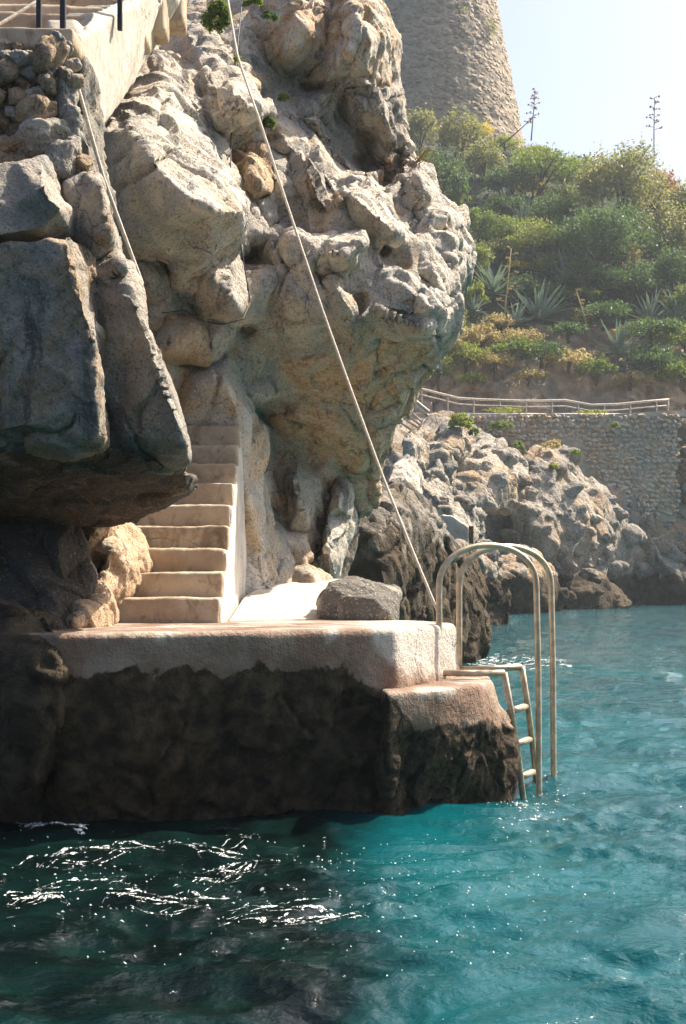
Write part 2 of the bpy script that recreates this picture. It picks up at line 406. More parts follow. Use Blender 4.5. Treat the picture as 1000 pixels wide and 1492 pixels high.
# ================================================================== SEA
def build_sea():
    # rows get coarser with distance, columns fan out; real wave relief near the camera
    ys = [1.5]
    while ys[-1] < 160: ys.append(ys[-1] + max(0.022, 0.0046 * ys[-1] * max(1.0, ys[-1] / 9.0) ** 0.8))
    ys = np.array(ys, np.float32)
    uc = np.linspace(-0.30, 0.30, 340)
    ul = -0.30 - np.geomspace(0.004, 2.2, 30)[::-1]; ur = 0.30 + np.geomspace(0.004, 2.2, 30)
    us = np.concatenate([ul, uc, ur]).astype(np.float32)
    U, Y = np.meshgrid(us, ys)
    X = U * (Y + 1.0)
    P = np.stack([X.ravel(), Y.ravel(), np.zeros(X.size, np.float32)], 1)
    q = P.copy(); q[:, 0] += 0.25 * q[:, 1]; 
    w = np.stack([perlin(q * 0.7 + 3), perlin(q * 0.7 + 13), np.zeros(len(q), np.float32)], 1)
    a = q * np.array([0.75, 1.5, 1]) + w * 0.5
    h = 0.075 * perlin(a * 0.8) + 0.060 * perlin(a * 1.5 + 7) + 0.030 * (1 - 2 * np.abs(perlin(a * 2.6 + 19))) + 0.030 * perlin(a * 3.6 + 3)
    fade = sstep(40, 9, P[:, 1])
    h2 = 0.012 * (1 - 2 * np.abs(perlin(a * 6.5 + 29))) + 0.004 * perlin(a * 15 + 5)
    P[:, 2] = (h - 0.03) * (0.45 + 0.55 * sstep(60, 14, P[:, 1])) + h2 * fade
    P[:, 2] *= sstep(1.5, 3.0, P[:, 1])
    nr, nc = X.shape
    i = np.arange(nr * nc).reshape(nr, nc)
    Q = np.stack([i[:-1, :-1], i[:-1, 1:], i[1:, 1:], i[1:, :-1]], -1).reshape(-1, 4)
    k = NT('sea_water'); p = k.pos()
    y = k.n('ShaderNodeSeparateXYZ', {0: p}).outputs[1]
    n = k.noise(p, 0.35, 4, 0.5)
    col = k.mix(k.mr(n, 0.35, 0.65), (0.001, 0.056, 0.066), (0.003, 0.084, 0.096))
    # dark zone painted into the water colour: reflected dark rock plus weedy bed
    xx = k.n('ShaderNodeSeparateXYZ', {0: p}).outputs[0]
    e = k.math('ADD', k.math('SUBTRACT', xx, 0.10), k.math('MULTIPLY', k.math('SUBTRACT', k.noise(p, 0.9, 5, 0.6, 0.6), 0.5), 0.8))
    shelf_reflection = k.math('MULTIPLY', k.math('MULTIPLY', k.mr(e, 0.5, -0.35), k.mr(y, 4.4, 5.7)), k.mr(y, 16, 12))
    col = k.mix(shelf_reflection, col, k.mix(k.mr(k.noise(p, 2.5, 5), .4, .65), (0.0015, 0.0055, 0.0050), (0.003, 0.014, 0.012)))
    b1 = k.noise(k.mapping(p, (1, 1.6, 1)), 7, 5, 0.6, 0.5)
    b2 = k.noise(k.mapping(p, (1, 2.2, 1)), 2.2, 6, 0.6, 0.4)
    b3 = k.noise(k.mapping(p, (1, 1.4, 1)), 18, 3, 0.55, 0.3)
    far = k.mr(y, 12, 35)
    hgt = k.math('ADD', k.math('ADD', k.math('MULTIPLY', b1, 0.015), k.math('MULTIPLY', b3, 0.009)), k.math('MULTIPLY', k.math('MULTIPLY', b2, far), 0.30))
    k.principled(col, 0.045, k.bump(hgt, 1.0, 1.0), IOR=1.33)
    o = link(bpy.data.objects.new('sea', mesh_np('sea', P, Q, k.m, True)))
    tag(o, kind='structure', label='rippling turquoise sea with sun glints around the rocks')
    # bed far below so that nothing is bottomless
build_sea()

# ================================================================== MAIN CLIFF
VX = 0.026
core = link(bpy.data.objects.new('cliff', bpy.data.meshes.new('cliff')))
tag(core, kind='structure', label='tall pale limestone cliff overhanging the bathing platform')
CORE_PTS = []
def cb(outline, interior=(), grow=1.07, fill=True, pop=0.12, **k):
    interior = [(p[0], p[1], p[2] - pop) for p in interior]
    k.setdefault('voxel', VX); k.setdefault('mat', M['rock'])
    cx = sum(p[0] for p in outline) / len(outline); cy = sum(p[1] for p in outline) / len(outline)
    if fill: CORE_PTS.extend((p[0], p[1], p[2] + k.get('dd', 0.0)) for p in outline)
    outline = [(cx + (p[0] - cx) * grow, cy + (p[1] - cy) * grow, p[2]) for p in outline]
    k['thick'] = 0.42 * k.get('thick', 0.9)
    return block('rock_block', core, outline, interior, **k)
def build_core():
    pts = []
    for p in sorted(CORE_PTS, key=lambda p: p[2]):
        if all((p[0] - q[0]) ** 2 + (p[1] - q[1]) ** 2 > 15 ** 2 for q in pts): pts.append(p)
    t = block('cliff', None,
        [(-150,-40,18.5),(100,-60,18.5),(400,-60,17.5),(545,-50,17.2),(562,40,16.8),(567,120,16.6),(575,230,16.6),(625,300,16.6),(664,345,16.6),(660,420,16.4),(632,500,16.2),(588,590,16.4),(535,690,16.8),
         (492,740,17.4),(472,850,17.6),(380,885,17.2),(200,900,17.2),(-150,900,17.2)],
        [(x, y, d - 0.06) for x, y, d in pts if -140 < x < 640 and y > -40], thick=2.0, voxel=0.04, mat=M['rock'], shrink=0.95)
    core.data = t.data; core.color = (0.5, 0.35, 0.45, 1); bpy.data.objects.remove(t)
GREY, WARM, OCH, DK, BLUE = (0.30, 0.30, 0.52), (0.62, 0.35, 0.52), (0.95, 0.35, 0.45), (0.5, 0.75, 0.35), (0.34, 0.50, 0.42)
# --- upper bulge
cb([(380,-70,15.2),(384,20,14.4),(381,60,14.4),(394,100,14.5),(410,120,14.7),(440,124,14.9),(466,100,14.6),(480,60,14.4),(484,0,14.5),(486,-70,15.2)],
   [(430,20,13.9),(425,70,14.0),(455,50,14.0)], dd=1.0, tint=WARM, thick=1.6)
cb([(474,-70,15.4),(476,30,14.4),(470,85,14.3),(440,118,14.7),(462,134,15.0),(500,160,15.2),(545,160,15.2),(582,150,15.7),(578,90,15.6),(581,52,15.6),(566,18,15.4),(546,-4,15.5),(538,-70,16.2)],
   [(520,20,14.0),(505,75,13.95),(540,60,14.1),(480,115,14.4),(540,105,14.3),(562,120,14.9)], dd=1.0, tint=WARM, thick=2.0)
cb([(452,128,15.2),(500,128,14.7),(545,125,14.6),(584,130,15.5),(587,195,15.6),(592,225,15.8),(602,262,15.8),(585,292,15.7),(560,275,15.8),(530,240,15.9),(500,215,15.9),(484,180,15.8)],
   [(520,165,14.7),(560,165,14.8),(540,200,15.2),(575,205,15.0),(565,245,15.4)], dd=0.7, tint=(0.4, 0.5, 0.38), thick=1.8)
# --- gully blocks
cb([(420,144,15.2),(455,143,15.2),(482,166,15.3),(488,195,15.3),(510,222,15.4),(545,252,15.5),(535,272,15.3),(500,246,15.0),(474,205,14.9),(450,186,14.8),(436,172,14.8)], [(465,175,14.7)], dd=0.3, tint=BLUE, thick=1.0)
cb([(300,20,15.4),(345,0,15.6),(380,10,15.4),(388,80,15.2),(402,128,15.2),(404,152,15.1),(376,142,14.9),(358,112,14.8),(335,80,14.6)], [(360,60,14.9),(375,100,14.8)], dd=0.3, tint=GREY, thick=1.2)
cb([(368,134,15.1),(402,148,15.1),(424,172,15.1),(447,206,15.0),(441,228,14.6),(413,228,14.4),(388,216,14.4),(374,190,14.6)], [(405,185,14.6),(420,205,14.4)], tint=(0.5,0.2,0.45), thick=1.0)
cb([(413,168,15.0),(446,196,14.9),(466,230,14.9),(482,262,14.8),(492,302,14.6),(470,314,14.3),(440,302,14.2),(424,270,14.2),(414,235,14.4),(408,200,14.7)], [(440,225,14.4),(455,265,14.15),(465,290,14.15)], tint=BLUE, thick=1.0)
cb([(350,214,14.9),(390,213,14.8),(416,235,14.7),(432,270,14.5),(442,308,14.3),(410,306,14.1),(384,288,14.1),(366,255,14.3)], [(390,240,14.3),(412,275,14.0)], tint=BLUE, thick=1.0)
cb([(330,206,14.4),(360,198,14.5),(396,232,14.3),(404,266,14.1),(396,284,14.0),(366,294,13.9),(338,300,13.9),(328,270,14.0)], [(362,232,13.8),(372,268,13.6),(345,270,13.7)], tint=OCH, thick=1.0)
# --- middle shelf blocks with sunlit tops
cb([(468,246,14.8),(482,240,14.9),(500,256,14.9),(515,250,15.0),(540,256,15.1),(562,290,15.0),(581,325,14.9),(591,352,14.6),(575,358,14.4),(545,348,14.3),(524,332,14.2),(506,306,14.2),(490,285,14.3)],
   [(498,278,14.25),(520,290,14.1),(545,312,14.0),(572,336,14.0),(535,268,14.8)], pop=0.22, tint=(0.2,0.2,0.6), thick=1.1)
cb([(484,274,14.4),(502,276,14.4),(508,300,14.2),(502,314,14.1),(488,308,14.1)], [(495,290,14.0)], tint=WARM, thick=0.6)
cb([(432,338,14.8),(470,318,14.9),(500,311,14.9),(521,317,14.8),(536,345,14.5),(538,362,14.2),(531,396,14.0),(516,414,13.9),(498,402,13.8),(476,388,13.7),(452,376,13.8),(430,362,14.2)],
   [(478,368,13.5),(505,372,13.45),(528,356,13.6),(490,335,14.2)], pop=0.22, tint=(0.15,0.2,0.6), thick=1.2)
cb([(400,298,14.4),(425,310,14.4),(452,345,14.2),(478,380,13.9),(470,390,13.7),(440,398,13.7),(410,396,13.8),(396,350,14.0)], [(430,350,13.75),(450,372,13.6)], tint=BLUE, thick=0.9)
cb([(335,300,14.5),(400,294,14.5),(442,308,14.5),(456,350,14.3),(478,392,14.1),(500,405,14.2),(525,452,14.2),(522,474,14.3),(478,484,14.2),(430,480,14.1),(388,474,14.2),(352,474,14.4),(345,420,14.4),(352,370,14.4)],
   [(390,340,13.9),(415,395,13.8),(380,420,13.9),(440,440,13.7),(480,450,13.7)], tint=(0.4,0.4,0.42), thick=1.3)
cb([(458,398,14.1),(485,386,14.2),(502,404,14.1),(518,430,13.9),(528,460,13.7),(518,474,13.7),(490,460,13.5),(464,432,13.6)], [(488,415,13.55),(505,440,13.45)], tint=WARM, thick=0.9)
# --- right lobes
cb([(570,286,15.8),(588,256,15.8),(592,202,16.2),(607,230,16.3),(627,247,16.3),(641,281,16.1),(624,304,15.5),(600,308,15.3),(580,304,15.4)], [(605,265,15.4),(618,285,15.2)], tint=(0.25,0.2,0.55), thick=2.0)
cb([(578,298,15.5),(612,296,15.6),(641,280,16.1),(673,304,16.2),(678,330,16.0),(650,336,15.3),(622,334,15.1),(604,348,15.0),(588,334,15.1)], [(620,314,15.2),(650,318,15.3)], tint=(0.25,0.2,0.55), thick=2.0)
cb([(606,332,15.3),(676,326,16.0),(689,360,16.0),(686,370,15.9),(650,369,15.0),(628,360,14.9)], [(640,342,15.2),(660,350,15.2)], tint=GREY, thick=1.8)
cb([(625,360,15.2),(688,362,16.0),(685,390,15.9),(675,418,15.8),(671,452,15.9),(660,440,15.4),(650,405,14.9)], [(655,378,15.0),(668,398,15.2)], tint=GREY, thick=1.8)
cb([(588,346,15.2),(612,340,15.2),(640,374,15.0),(656,415,14.9),(661,442,15.0),(640,424,14.5),(605,394,14.5),(572,378,14.7),(558,358,14.9)], [(612,368,14.75),(635,400,14.6)], tint=GREY, thick=1.4)
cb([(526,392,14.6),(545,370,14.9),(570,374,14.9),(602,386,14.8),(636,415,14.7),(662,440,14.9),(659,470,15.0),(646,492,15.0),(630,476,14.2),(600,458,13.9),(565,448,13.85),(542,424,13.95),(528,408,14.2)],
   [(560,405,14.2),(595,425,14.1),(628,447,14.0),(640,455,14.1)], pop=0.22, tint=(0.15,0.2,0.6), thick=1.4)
cb([(518,412,14.4),(544,420,14.2),(568,448,14.0),(602,458,13.95),(632,470,14.0),(630,498,14.4),(600,496,14.5),(560,486,14.5),(530,476,14.5),(518,446,14.4)], [(555,455,13.8),(590,470,13.85),(615,478,13.9)], tint=(0.4,0.25,0.5), thick=1.2)
cb([(626,470,14.2),(648,486,14.8),(660,455,15.2),(671,450,15.8),(662,490,15.8),(644,520,15.8),(632,545,15.7),(628,520,15.0),(622,495,14.5)], [(645,500,15.0)], grow=1.0, tint=BLUE, thick=1.2)
# --- ochre underside
cb([(340,468,14.7),(430,474,14.5),(520,470,14.4),(600,486,14.4),(630,490,14.4),(640,520,15.2),(632,545,15.6),(611,575,15.8),(592,606,15.9),(560,606,15.4),(500,596,15.3),(420,586,15.4),(366,580,15.4),(342,520,15.0)],
   [(400,520,14.6),(470,525,14.5),(540,520,14.5),(600,525,14.7),(450,565,14.9),(530,570,14.9),(590,570,15.2)], grow=1.0, pop=0.0, tint=(0.85,0.40,0.62), thick=1.6, cracks=1.4, strata=1.3)
cb([(362,568,15.5),(430,572,15.3),(500,578,15.2),(560,586,15.3),(597,592,16.0),(578,640,16.3),(556,690,16.6),(546,738,16.8),(525,752,16.8),(504,694,16.4),(488,676,16.2),(455,676,16.2),(438,654,16.1),(398,628,16.1),(372,606,16.0)],
   [(430,610,15.4),(490,625,15.4),(545,640,15.7),(520,680,16.0)], grow=1.0, pop=0.0, tint=(0.95,0.45,0.62), thick=1.4, strata=0.9, cracks=0.8)
# --- wall under the overhang, with drip columns
cb([(368,590,16.6),(400,622,16.6),(440,650,16.6),(470,676,16.6),(505,690,16.7),(516,715,16.8),(512,765,16.8),(494,830,16.6),(492,862,16.4),(380,876,16.0),(364,800,16.2),(362,690,16.4)],
   [(385,700,16.2),(430,700,16.3),(470,780,16.3),(400,800,15.9)], tint=DK, thick=1.4, strata=0.3)
cb([(384,622,16.4),(402,618,16.3),(440,656,16.2),(462,690,16.1),(466,740,15.9),(455,776,15.9),(430,786,15.9),(418,772,15.8),(412,720,15.9),(396,680,16.1)], [(430,700,15.5),(440,745,15.5)], tint=(0.35,0.45,0.48), thick=0.8, strata=0.3, cracks=0.4)
cb([(370,690,16.1),(382,690,15.9),(400,740,15.8),(420,790,15.6),(432,840,15.5),(440,870,15.4),(400,882,15.2),(376,880,15.3),(366,800,15.8)], [(392,770,15.5),(408,830,15.2)], tint=(0.3,0.55,0.5), thick=0.7, strata=0.2, cracks=0.6)
cb([(496,688,16.5),(512,706,16.6),(512,760,16.5),(500,810,16.3),(488,848,16.0),(470,862,15.9),(452,850,15.8),(462,800,15.9),(476,750,16.1)], [(492,740,16.0),(480,800,15.7)], tint=(0.15,0.6,0.62), thick=0.8, strata=0.2, cracks=0.3)
cb([(420,826,15.6),(450,820,15.5),(478,838,15.5),(498,848,15.5),(502,862,15.4),(460,876,15.1),(425,876,15.1)], [(455,842,15.2)], tint=WARM, thick=0.6)
# --- left boulders below the upper stair
cb([(132,190,13.6),(160,160,14.1),(196,118,14.7),(232,92,15.0),(262,112,15.0),(285,160,14.7),(305,200,14.4),(318,240,14.0),(330,268,13.6),(341,306,12.9),(322,328,13.1),(296,350,13.2),(262,362,13.3),(224,352,13.2),(196,340,13.2),(168,290,13.2),(148,240,13.3)],
   [(190,196,13.0),(215,225,12.75),(245,262,12.6),(275,292,12.5),(310,306,12.5),(240,150,14.1),(275,215,13.7),(302,265,13.2),(200,270,12.8),(240,320,12.8)], dd=-1.0, pop=0.22, tint=(0.35,0.2,0.58), thick=1.5, strata=1.2, edges=())
cb([(225,60,15.6),(262,30,15.8),(300,40,15.7),(330,60,15.4),(352,100,15.0),(366,130,14.5),(376,158,14.0),(352,182,14.1),(330,200,14.2),(306,206,14.3),(290,170,14.5),(268,120,15.0)],
   [(300,105,14.7),(320,128,14.0),(345,148,13.7),(362,156,13.6),(325,165,13.8)], dd=-0.4, pop=0.22, tint=(0.35,0.25,0.55), thick=1.5)
cb([(180,20,16.4),(240,-40,17.2),(330,-50,17.2),(372,-20,16.8),(366,60,16.0),(320,70,15.9),(270,50,16.0),(222,90,15.6),(196,110,15.4)], [(290,0,16.2),(250,50,15.8)], tint=GREY, thick=1.6)
cb([(236,346,13.5),(290,352,13.5),(322,330,13.7),(340,345,13.7),(358,410,13.5),(362,440,13.4),(355,458,13.4),(330,468,13.5),(298,466,13.5),(262,440,13.5),(240,400,13.5)], [(290,395,13.1),(330,420,12.95),(340,445,12.95),(275,420,13.2)], dd=-0.15, tint=(0.4,0.4,0.5), thick=1.0, strata=0.5)
cb([(175,300,13.6),(205,330,13.4),(240,360,13.4),(262,430,13.4),(270,450,13.4),(230,450,13.2),(190,430,13.2),(170,380,13.4)], [(215,390,13.0)], dd=-0.3, tint=(0.55,0.35,0.45), thick=1.0)
cb([(180,424,13.3),(240,430,13.3),(290,440,13.4),(306,470,13.3),(308,512,13.2),(300,524,13.2),(240,532,13.1),(200,530,13.1)], [(250,470,12.9),(285,480,12.85),(250,505,12.8)], dd=0.1, tint=(0.8,0.25,0.5), thick=1.0, strata=0.5)
cb([(296,462,14.2),(345,462,14.2),(352,500,14.2),(348,540,14.2),(310,540,14.1)], [(325,500,13.9)], tint=OCH, thick=0.8)
# boulder behind the landing, running down beside the stair wall
cb([(228,524,15.2),(280,520,15.3),(308,513,15.4),(336,516,15.4),(350,545,15.5),(364,580,15.5),(377,625,15.6),(377,700,15.7),(378,800,15.7),(380,880,15.7),(345,890,15.4),(230,690,15.2)],
   [(290,560,14.9),(330,560,14.85),(350,610,15.0),(355,700,15.2)], dd=-1.3, tint=(0.55,0.2,0.68), thick=1.2, strata=0.5)

# ================================================================== NEAR OVERHANG (left)
near = block('overhanging_rock', None,
    [(-420,230,10.2),(-60,232,9.9),(40,236,9.9),(105,250,9.9),(135,340,9.9),(168,450,9.9),(205,560,9.9),(228,640,9.9),(230,676,10.0),(180,700,10.2),(100,720,10.6),(-60,720,10.8),(-420,720,10.8)],
    [(60,400,9.2),(60,560,9.2),(180,560,9.3)], thick=1.2, voxel=0.04, mat=M['rock_near'], tint=(0.3, 0.5, 0.2), s=0.8, shrink=0.85)
tag(near, kind='structure', label='dark shaded rock overhang jutting over the left of the stairs')
def nb(*a, **k):
    k['thick'] = 0.6 * k['thick']; k.setdefault('voxel', 0.018); k.setdefault('mat', M['rock_near']); k.setdefault('s', 0.75); k.setdefault('strata', 0.35); k.setdefault('smooth', 4)
    return block('rock_block', near, *a, **k)
NT_ = (0.40, 0.35, 0.24)
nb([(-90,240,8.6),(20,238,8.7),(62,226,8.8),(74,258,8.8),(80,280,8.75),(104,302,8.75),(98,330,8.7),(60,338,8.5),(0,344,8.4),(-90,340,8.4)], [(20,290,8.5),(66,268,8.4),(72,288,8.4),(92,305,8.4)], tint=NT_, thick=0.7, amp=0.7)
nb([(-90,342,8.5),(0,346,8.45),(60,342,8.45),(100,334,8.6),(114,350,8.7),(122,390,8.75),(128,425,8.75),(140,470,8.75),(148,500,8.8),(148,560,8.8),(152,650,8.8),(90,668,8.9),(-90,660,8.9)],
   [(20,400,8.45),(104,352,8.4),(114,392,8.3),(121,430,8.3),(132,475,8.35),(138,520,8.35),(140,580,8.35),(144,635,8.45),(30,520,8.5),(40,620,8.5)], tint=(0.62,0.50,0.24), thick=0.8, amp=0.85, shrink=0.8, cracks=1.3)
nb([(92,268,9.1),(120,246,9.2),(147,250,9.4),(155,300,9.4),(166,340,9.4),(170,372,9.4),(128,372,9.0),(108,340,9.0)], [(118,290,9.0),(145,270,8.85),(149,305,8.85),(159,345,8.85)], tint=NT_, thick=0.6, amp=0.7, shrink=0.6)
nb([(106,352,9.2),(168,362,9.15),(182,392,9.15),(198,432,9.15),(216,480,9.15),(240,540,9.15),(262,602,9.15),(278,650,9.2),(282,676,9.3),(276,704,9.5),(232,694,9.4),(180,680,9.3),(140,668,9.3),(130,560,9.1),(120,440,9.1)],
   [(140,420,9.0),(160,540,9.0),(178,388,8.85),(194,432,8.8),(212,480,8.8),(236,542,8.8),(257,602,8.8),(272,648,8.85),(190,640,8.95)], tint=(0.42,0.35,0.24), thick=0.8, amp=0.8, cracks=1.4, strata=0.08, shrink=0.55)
nb([(118,450,8.8),(136,462,8.8),(148,478,8.85),(142,520,8.85),(128,500,8.8)], [(132,485,8.6)], tint=WARM, thick=0.3, amp=0.6)
# underside
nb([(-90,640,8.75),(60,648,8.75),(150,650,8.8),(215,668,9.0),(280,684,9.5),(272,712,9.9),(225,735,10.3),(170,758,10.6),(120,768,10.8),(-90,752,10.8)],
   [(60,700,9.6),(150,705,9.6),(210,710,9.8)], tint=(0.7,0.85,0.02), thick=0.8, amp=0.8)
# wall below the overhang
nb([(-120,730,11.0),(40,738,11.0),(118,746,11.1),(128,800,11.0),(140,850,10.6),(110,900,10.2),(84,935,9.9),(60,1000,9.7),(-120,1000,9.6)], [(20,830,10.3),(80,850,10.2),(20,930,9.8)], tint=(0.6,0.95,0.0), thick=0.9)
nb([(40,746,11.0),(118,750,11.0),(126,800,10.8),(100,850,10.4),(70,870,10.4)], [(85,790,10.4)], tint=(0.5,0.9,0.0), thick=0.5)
# sunlit rubble beside the lower steps
nb([(70,905,10.4),(118,868,10.6),(150,830,10.9),(160,850,10.9),(165,880,10.8),(164,918,10.6),(95,928,10.1),(72,930,10.0)], [(125,890,10.2),(105,905,10.0),(150,880,10.5)], tint=OCH, thick=0.6, s=0.6)
nb([(122,790,11.3),(150,772,11.5),(172,752,11.7),(190,768,11.8),(207,795,11.8),(213,830,11.7),(198,860,11.6),(176,882,11.4),(158,884,11.2),(146,850,11.0),(152,815,11.1)], [(165,800,11.1),(180,830,11.2),(168,860,11.0)], tint=(0.8,0.2,0.55), thick=0.6, s=0.6)
nb([(118,750,11.3),(160,752,11.6),(170,770,11.6),(150,790,11.4),(130,830,11.2),(118,820,11.1)], [(140,775,11.0)], tint=OCH, thick=0.5, s=0.6)

# ================================================================== PLATFORM
def loft(loops):
    v = []; f = []; n = len(loops[0][1])
    for z, pts in loops:
        for x, y in pts: v.append(Vector((x, y, z)))
    for i in range(len(loops) - 1):
        for k in range(n):
            k2 = (k + 1) % n
            f.append((i * n + k, i * n + k2, (i + 1) * n + k2, (i + 1) * n + k))
    f.append(tuple(range(n))); f.append(tuple((len(loops) - 1) * n + k for k in range(n)))
    return v, f
PZ = 1.32
plat = empty('concrete_platform', (-0.7, 10.5, 0), label='pale concrete bathing platform on a dark algae-covered rock base', cat='platform')
top = [(-3.0, 9.9), (-1.86, 9.18), (-0.7, 9.66), (0.375, 10.2), (0.905, 11.32), (0.62, 12.0), (0.0, 12.6), (-0.4, 12.7), (-3.0, 12.7)]
def shift(pts, d):
    return [(x + dx, y + dy) for (x, y), (dx, dy) in zip(pts, d)]
lo1 = shift(top, [(0, .1), (0, .1), (0, .1), (.03, .04), (.02, 0), (0, 0), (0, 0), (0, 0), (0, 0)])
lo2 = shift(top, [(0, .6), (0, .5), (0, .35), (.1, .12), (.03, 0), (0, 0), (0, 0), (0, 0), (0, 0)])
lo3 = shift(top, [(0, 1.1), (0, .9), (0, .5), (.0, .2), (0, 0), (0, 0), (0, 0), (0, 0), (0, 0)])
v, f = loft([(PZ, top), (0.8, lo1), (0.15, lo2), (-0.7, lo3)])
def flat_top(z0, w=0.30):
    return lambda P: sstep(z0 - 0.004, z0 - w, P[:, 2])
def true_top(z0):
    def fn(P):
        P = P.copy(); n = fbm(P * 1.7, 3) * 0.006
        return np.where((P[:, 2] > z0 - 0.02)[:, None], np.stack([P[:, 0], P[:, 1], P[:, 2] + n], 1), P)
    return fn
me = rock_mesh('slab', v, f, 0.0245, M['platform'], smooth=3, s=0.7, amp=1.7, strata=0.35, cracks=0.8, seed=4.4, maskf=lambda P: np.maximum(0.05, sstep(PZ - 0.15, PZ - 0.8, P[:, 2])) * sstep(PZ - 0.002, PZ - 0.03, P[:, 2]), post=true_top(PZ))
adopt(link(bpy.data.objects.new('slab', me)), plat)
# ledge that carries the ladder
LZ = 0.89
lt = [(0.30, 9.75), (0.70, 10.12), (1.00, 10.5), (1.15, 10.98), (1.18, 11.45), (0.8, 11.6), (0.2, 11.4)]
l1 = shift(lt, [(0, .05), (.02, .06), (.06, .03), (.08, .02), (.02, .02), (0, 0), (0, 0)])
l2 = shift(lt, [(.0, .28), (.0, .32), (.06, .25), (.2, .12), (.15, .1), (0, 0), (0, 0)])
l3 = shift(lt, [(.0, .45), (.0, .5), (-.05, .45), (.15, .25), (.15, .1), (0, 0), (0, 0)])
v, f = loft([(LZ, lt), (0.62, l1), (0.05, l2), (-0.6, l3)])
me = rock_mesh('ledge', v, f, 0.0165, M['platform'], smooth=2, s=0.5, amp=1.7, strata=0.3, cracks=0.8, seed=9.1, maskf=lambda P: np.maximum(0.06, sstep(LZ - 0.12, LZ - 0.5, P[:, 2])) * sstep(LZ - 0.002, LZ - 0.03, P[:, 2]), post=true_top(LZ))
adopt(link(bpy.data.objects.new('ledge', me)), plat)
# footing that carries the rock to the left, below the overhang
base = block('shore_rock', None,
    [(-420,860,9.9),(-60,868,9.6),(40,880,9.5),(76,905,9.5),(92,945,9.35),(88,985,9.3),(96,1040,9.35),(84,1110,9.5),(66,1180,9.7),(40,1240,9.9),(-60,1250,9.9),(-420,1250,9.9)], [(0,940,9.25),(60,970,9.15),(40,1050,9.2),(30,1120,9.4)], thick=0.9, voxel=0.024, mat=M['rock_wet_shade'], tint=(0.5, 0.8, 0.05), s=0.9, shrink=1.0, amp=1.1)
tag(base, kind='structure', label='dark wet rock at the waterline below the overhang, shade painted into its upper part')
# path that climbs away behind the platform
def slab_mesh(name, top_pts, depth, mat, parent=None, bevel=0.02, jitter=0.0):
    bm = bmesh.new()
    vt = [bm.verts.new(p) for p in top_pts]; fc = bm.faces.new(vt)
    r = bmesh.ops.extrude_face_region(bm, geom=[fc])
    for e in r['geom']:
        if isinstance(e, bmesh.types.BMVert): e.co.z -= depth
    bmesh.ops.recalc_face_normals(bm, faces=bm.faces)
    if bevel: bmesh.ops.bevel(bm, geom=list(bm.edges), offset=bevel, segments=3, affect='EDGES', profile=0.6)
    return bm_obj(name, bm, mat, parent, smooth=False)
path = slab_mesh('path', [Vector(p) for p in [(-0.93, 11.6, PZ + 0.012), (-0.02, 12.3, PZ + 0.012), (0.05, 13.6, 1.50), (0.0, 15.6, 1.66), (-0.75, 15.8, 1.66), (-0.93, 13.4, 1.50)]], 0.3, M['concrete'], None, 0.01)
tag(path, kind='structure', label='pale concrete path climbing from the platform into the cliff recess')

# weathered block at the back edge of the platform
bp = [(462,902,12.1),(466,872,12.2),(480,848,12.3),(520,841,12.4),(556,850,12.4),(582,862,12.4),(580,884,12.2),(577,915,12.1),(520,914,12.0)]
kb = block('concrete_block', None, bp, [(500,868,12.0),(545,872,12.0),(560,890,12.0)], thick=0.55, voxel=0.0125, mat=M['rock_near'], tint=(0.2, 0.90, 0.58), s=0.45, strata=0.2, cracks=0.5, amp=0.7, shrink=0.95)
tag(kb, label='rounded weathered block with black streaks at the back of the platform', cat='block')

# ================================================================== LOWER STAIRS
st = empty('concrete_staircase', (-1.4, 11.3, PZ), label='steep concrete stairs with nine worn steps and a pale side wall', cat='staircase')
Y0, TR, RI, XR, XL = 11.30, 0.28, 0.20, -0.975, -2.0
def box_bm(x0, x1, y0, y1, z0, z1, bev=0.015, seg=2, jit=0.0, r=random):
    bm = bmesh.new()
    c = [bm.verts.new((x, y, z)) for z in (z0, z1) for x, y in ((x0, y0), (x1, y0), (x1, y1), (x0, y1))]
    for q in ((0, 3, 2, 1), (4, 5, 6, 7), (0, 1, 5, 4), (1, 2, 6, 5), (2, 3, 7, 6), (3, 0, 4, 7)): bm.faces.new([c[i] for i in q])
    if jit:
        for w in c: w.co += Vector((r.uniform(-jit, jit), r.uniform(-jit, jit), r.uniform(-jit, jit)))
    if bev: bmesh.ops.bevel(bm, geom=list(bm.edges), offset=bev, segments=seg, affect='EDGES', profile=0.5)
    return bm
def worn(v, f, name, mat, voxel, amp, parent):
    P, Q = remesh(v, f, voxel); P = relax(P, Q, 2); N = normals(P, Q)
    d = amp * (fbm(P * 3, 3) * 0.8 + 0.35 * fbm(P * 13 + 3, 3))
    o = link(bpy.data.objects.new(name, mesh_np(name, P + N * d[:, None], Q, mat, True)))
    if parent is not None: adopt(o, parent)
    return o
def box_vf(x0, x1, y0, y1, z0, z1):
    v = [Vector((x, y, z)) for z in (z0, z1) for x, y in ((x0, y0), (x1, y0), (x1, y1), (x0, y1))]
    return v, [(0, 3, 2, 1), (4, 5, 6, 7), (0, 1, 5, 4), (1, 2, 6, 5), (2, 3, 7, 6), (3, 0, 4, 7)]
for n in range(9):
    r = random.Random(n)
    y0 = Y0 + n * TR + r.uniform(-.008, .008); y1 = y0 + TR + 0.06 if n < 8 else 15.0
    z1 = PZ + (n + 1) * RI + r.uniform(-.006, .006)
    v, f = box_vf(XL, XR - 0.004 + r.uniform(-.006, .006), y0, y1, PZ - 0.05 + n * RI, z1)
    worn(v, f, 'step', M['stair'], 0.021, 0.014, st)
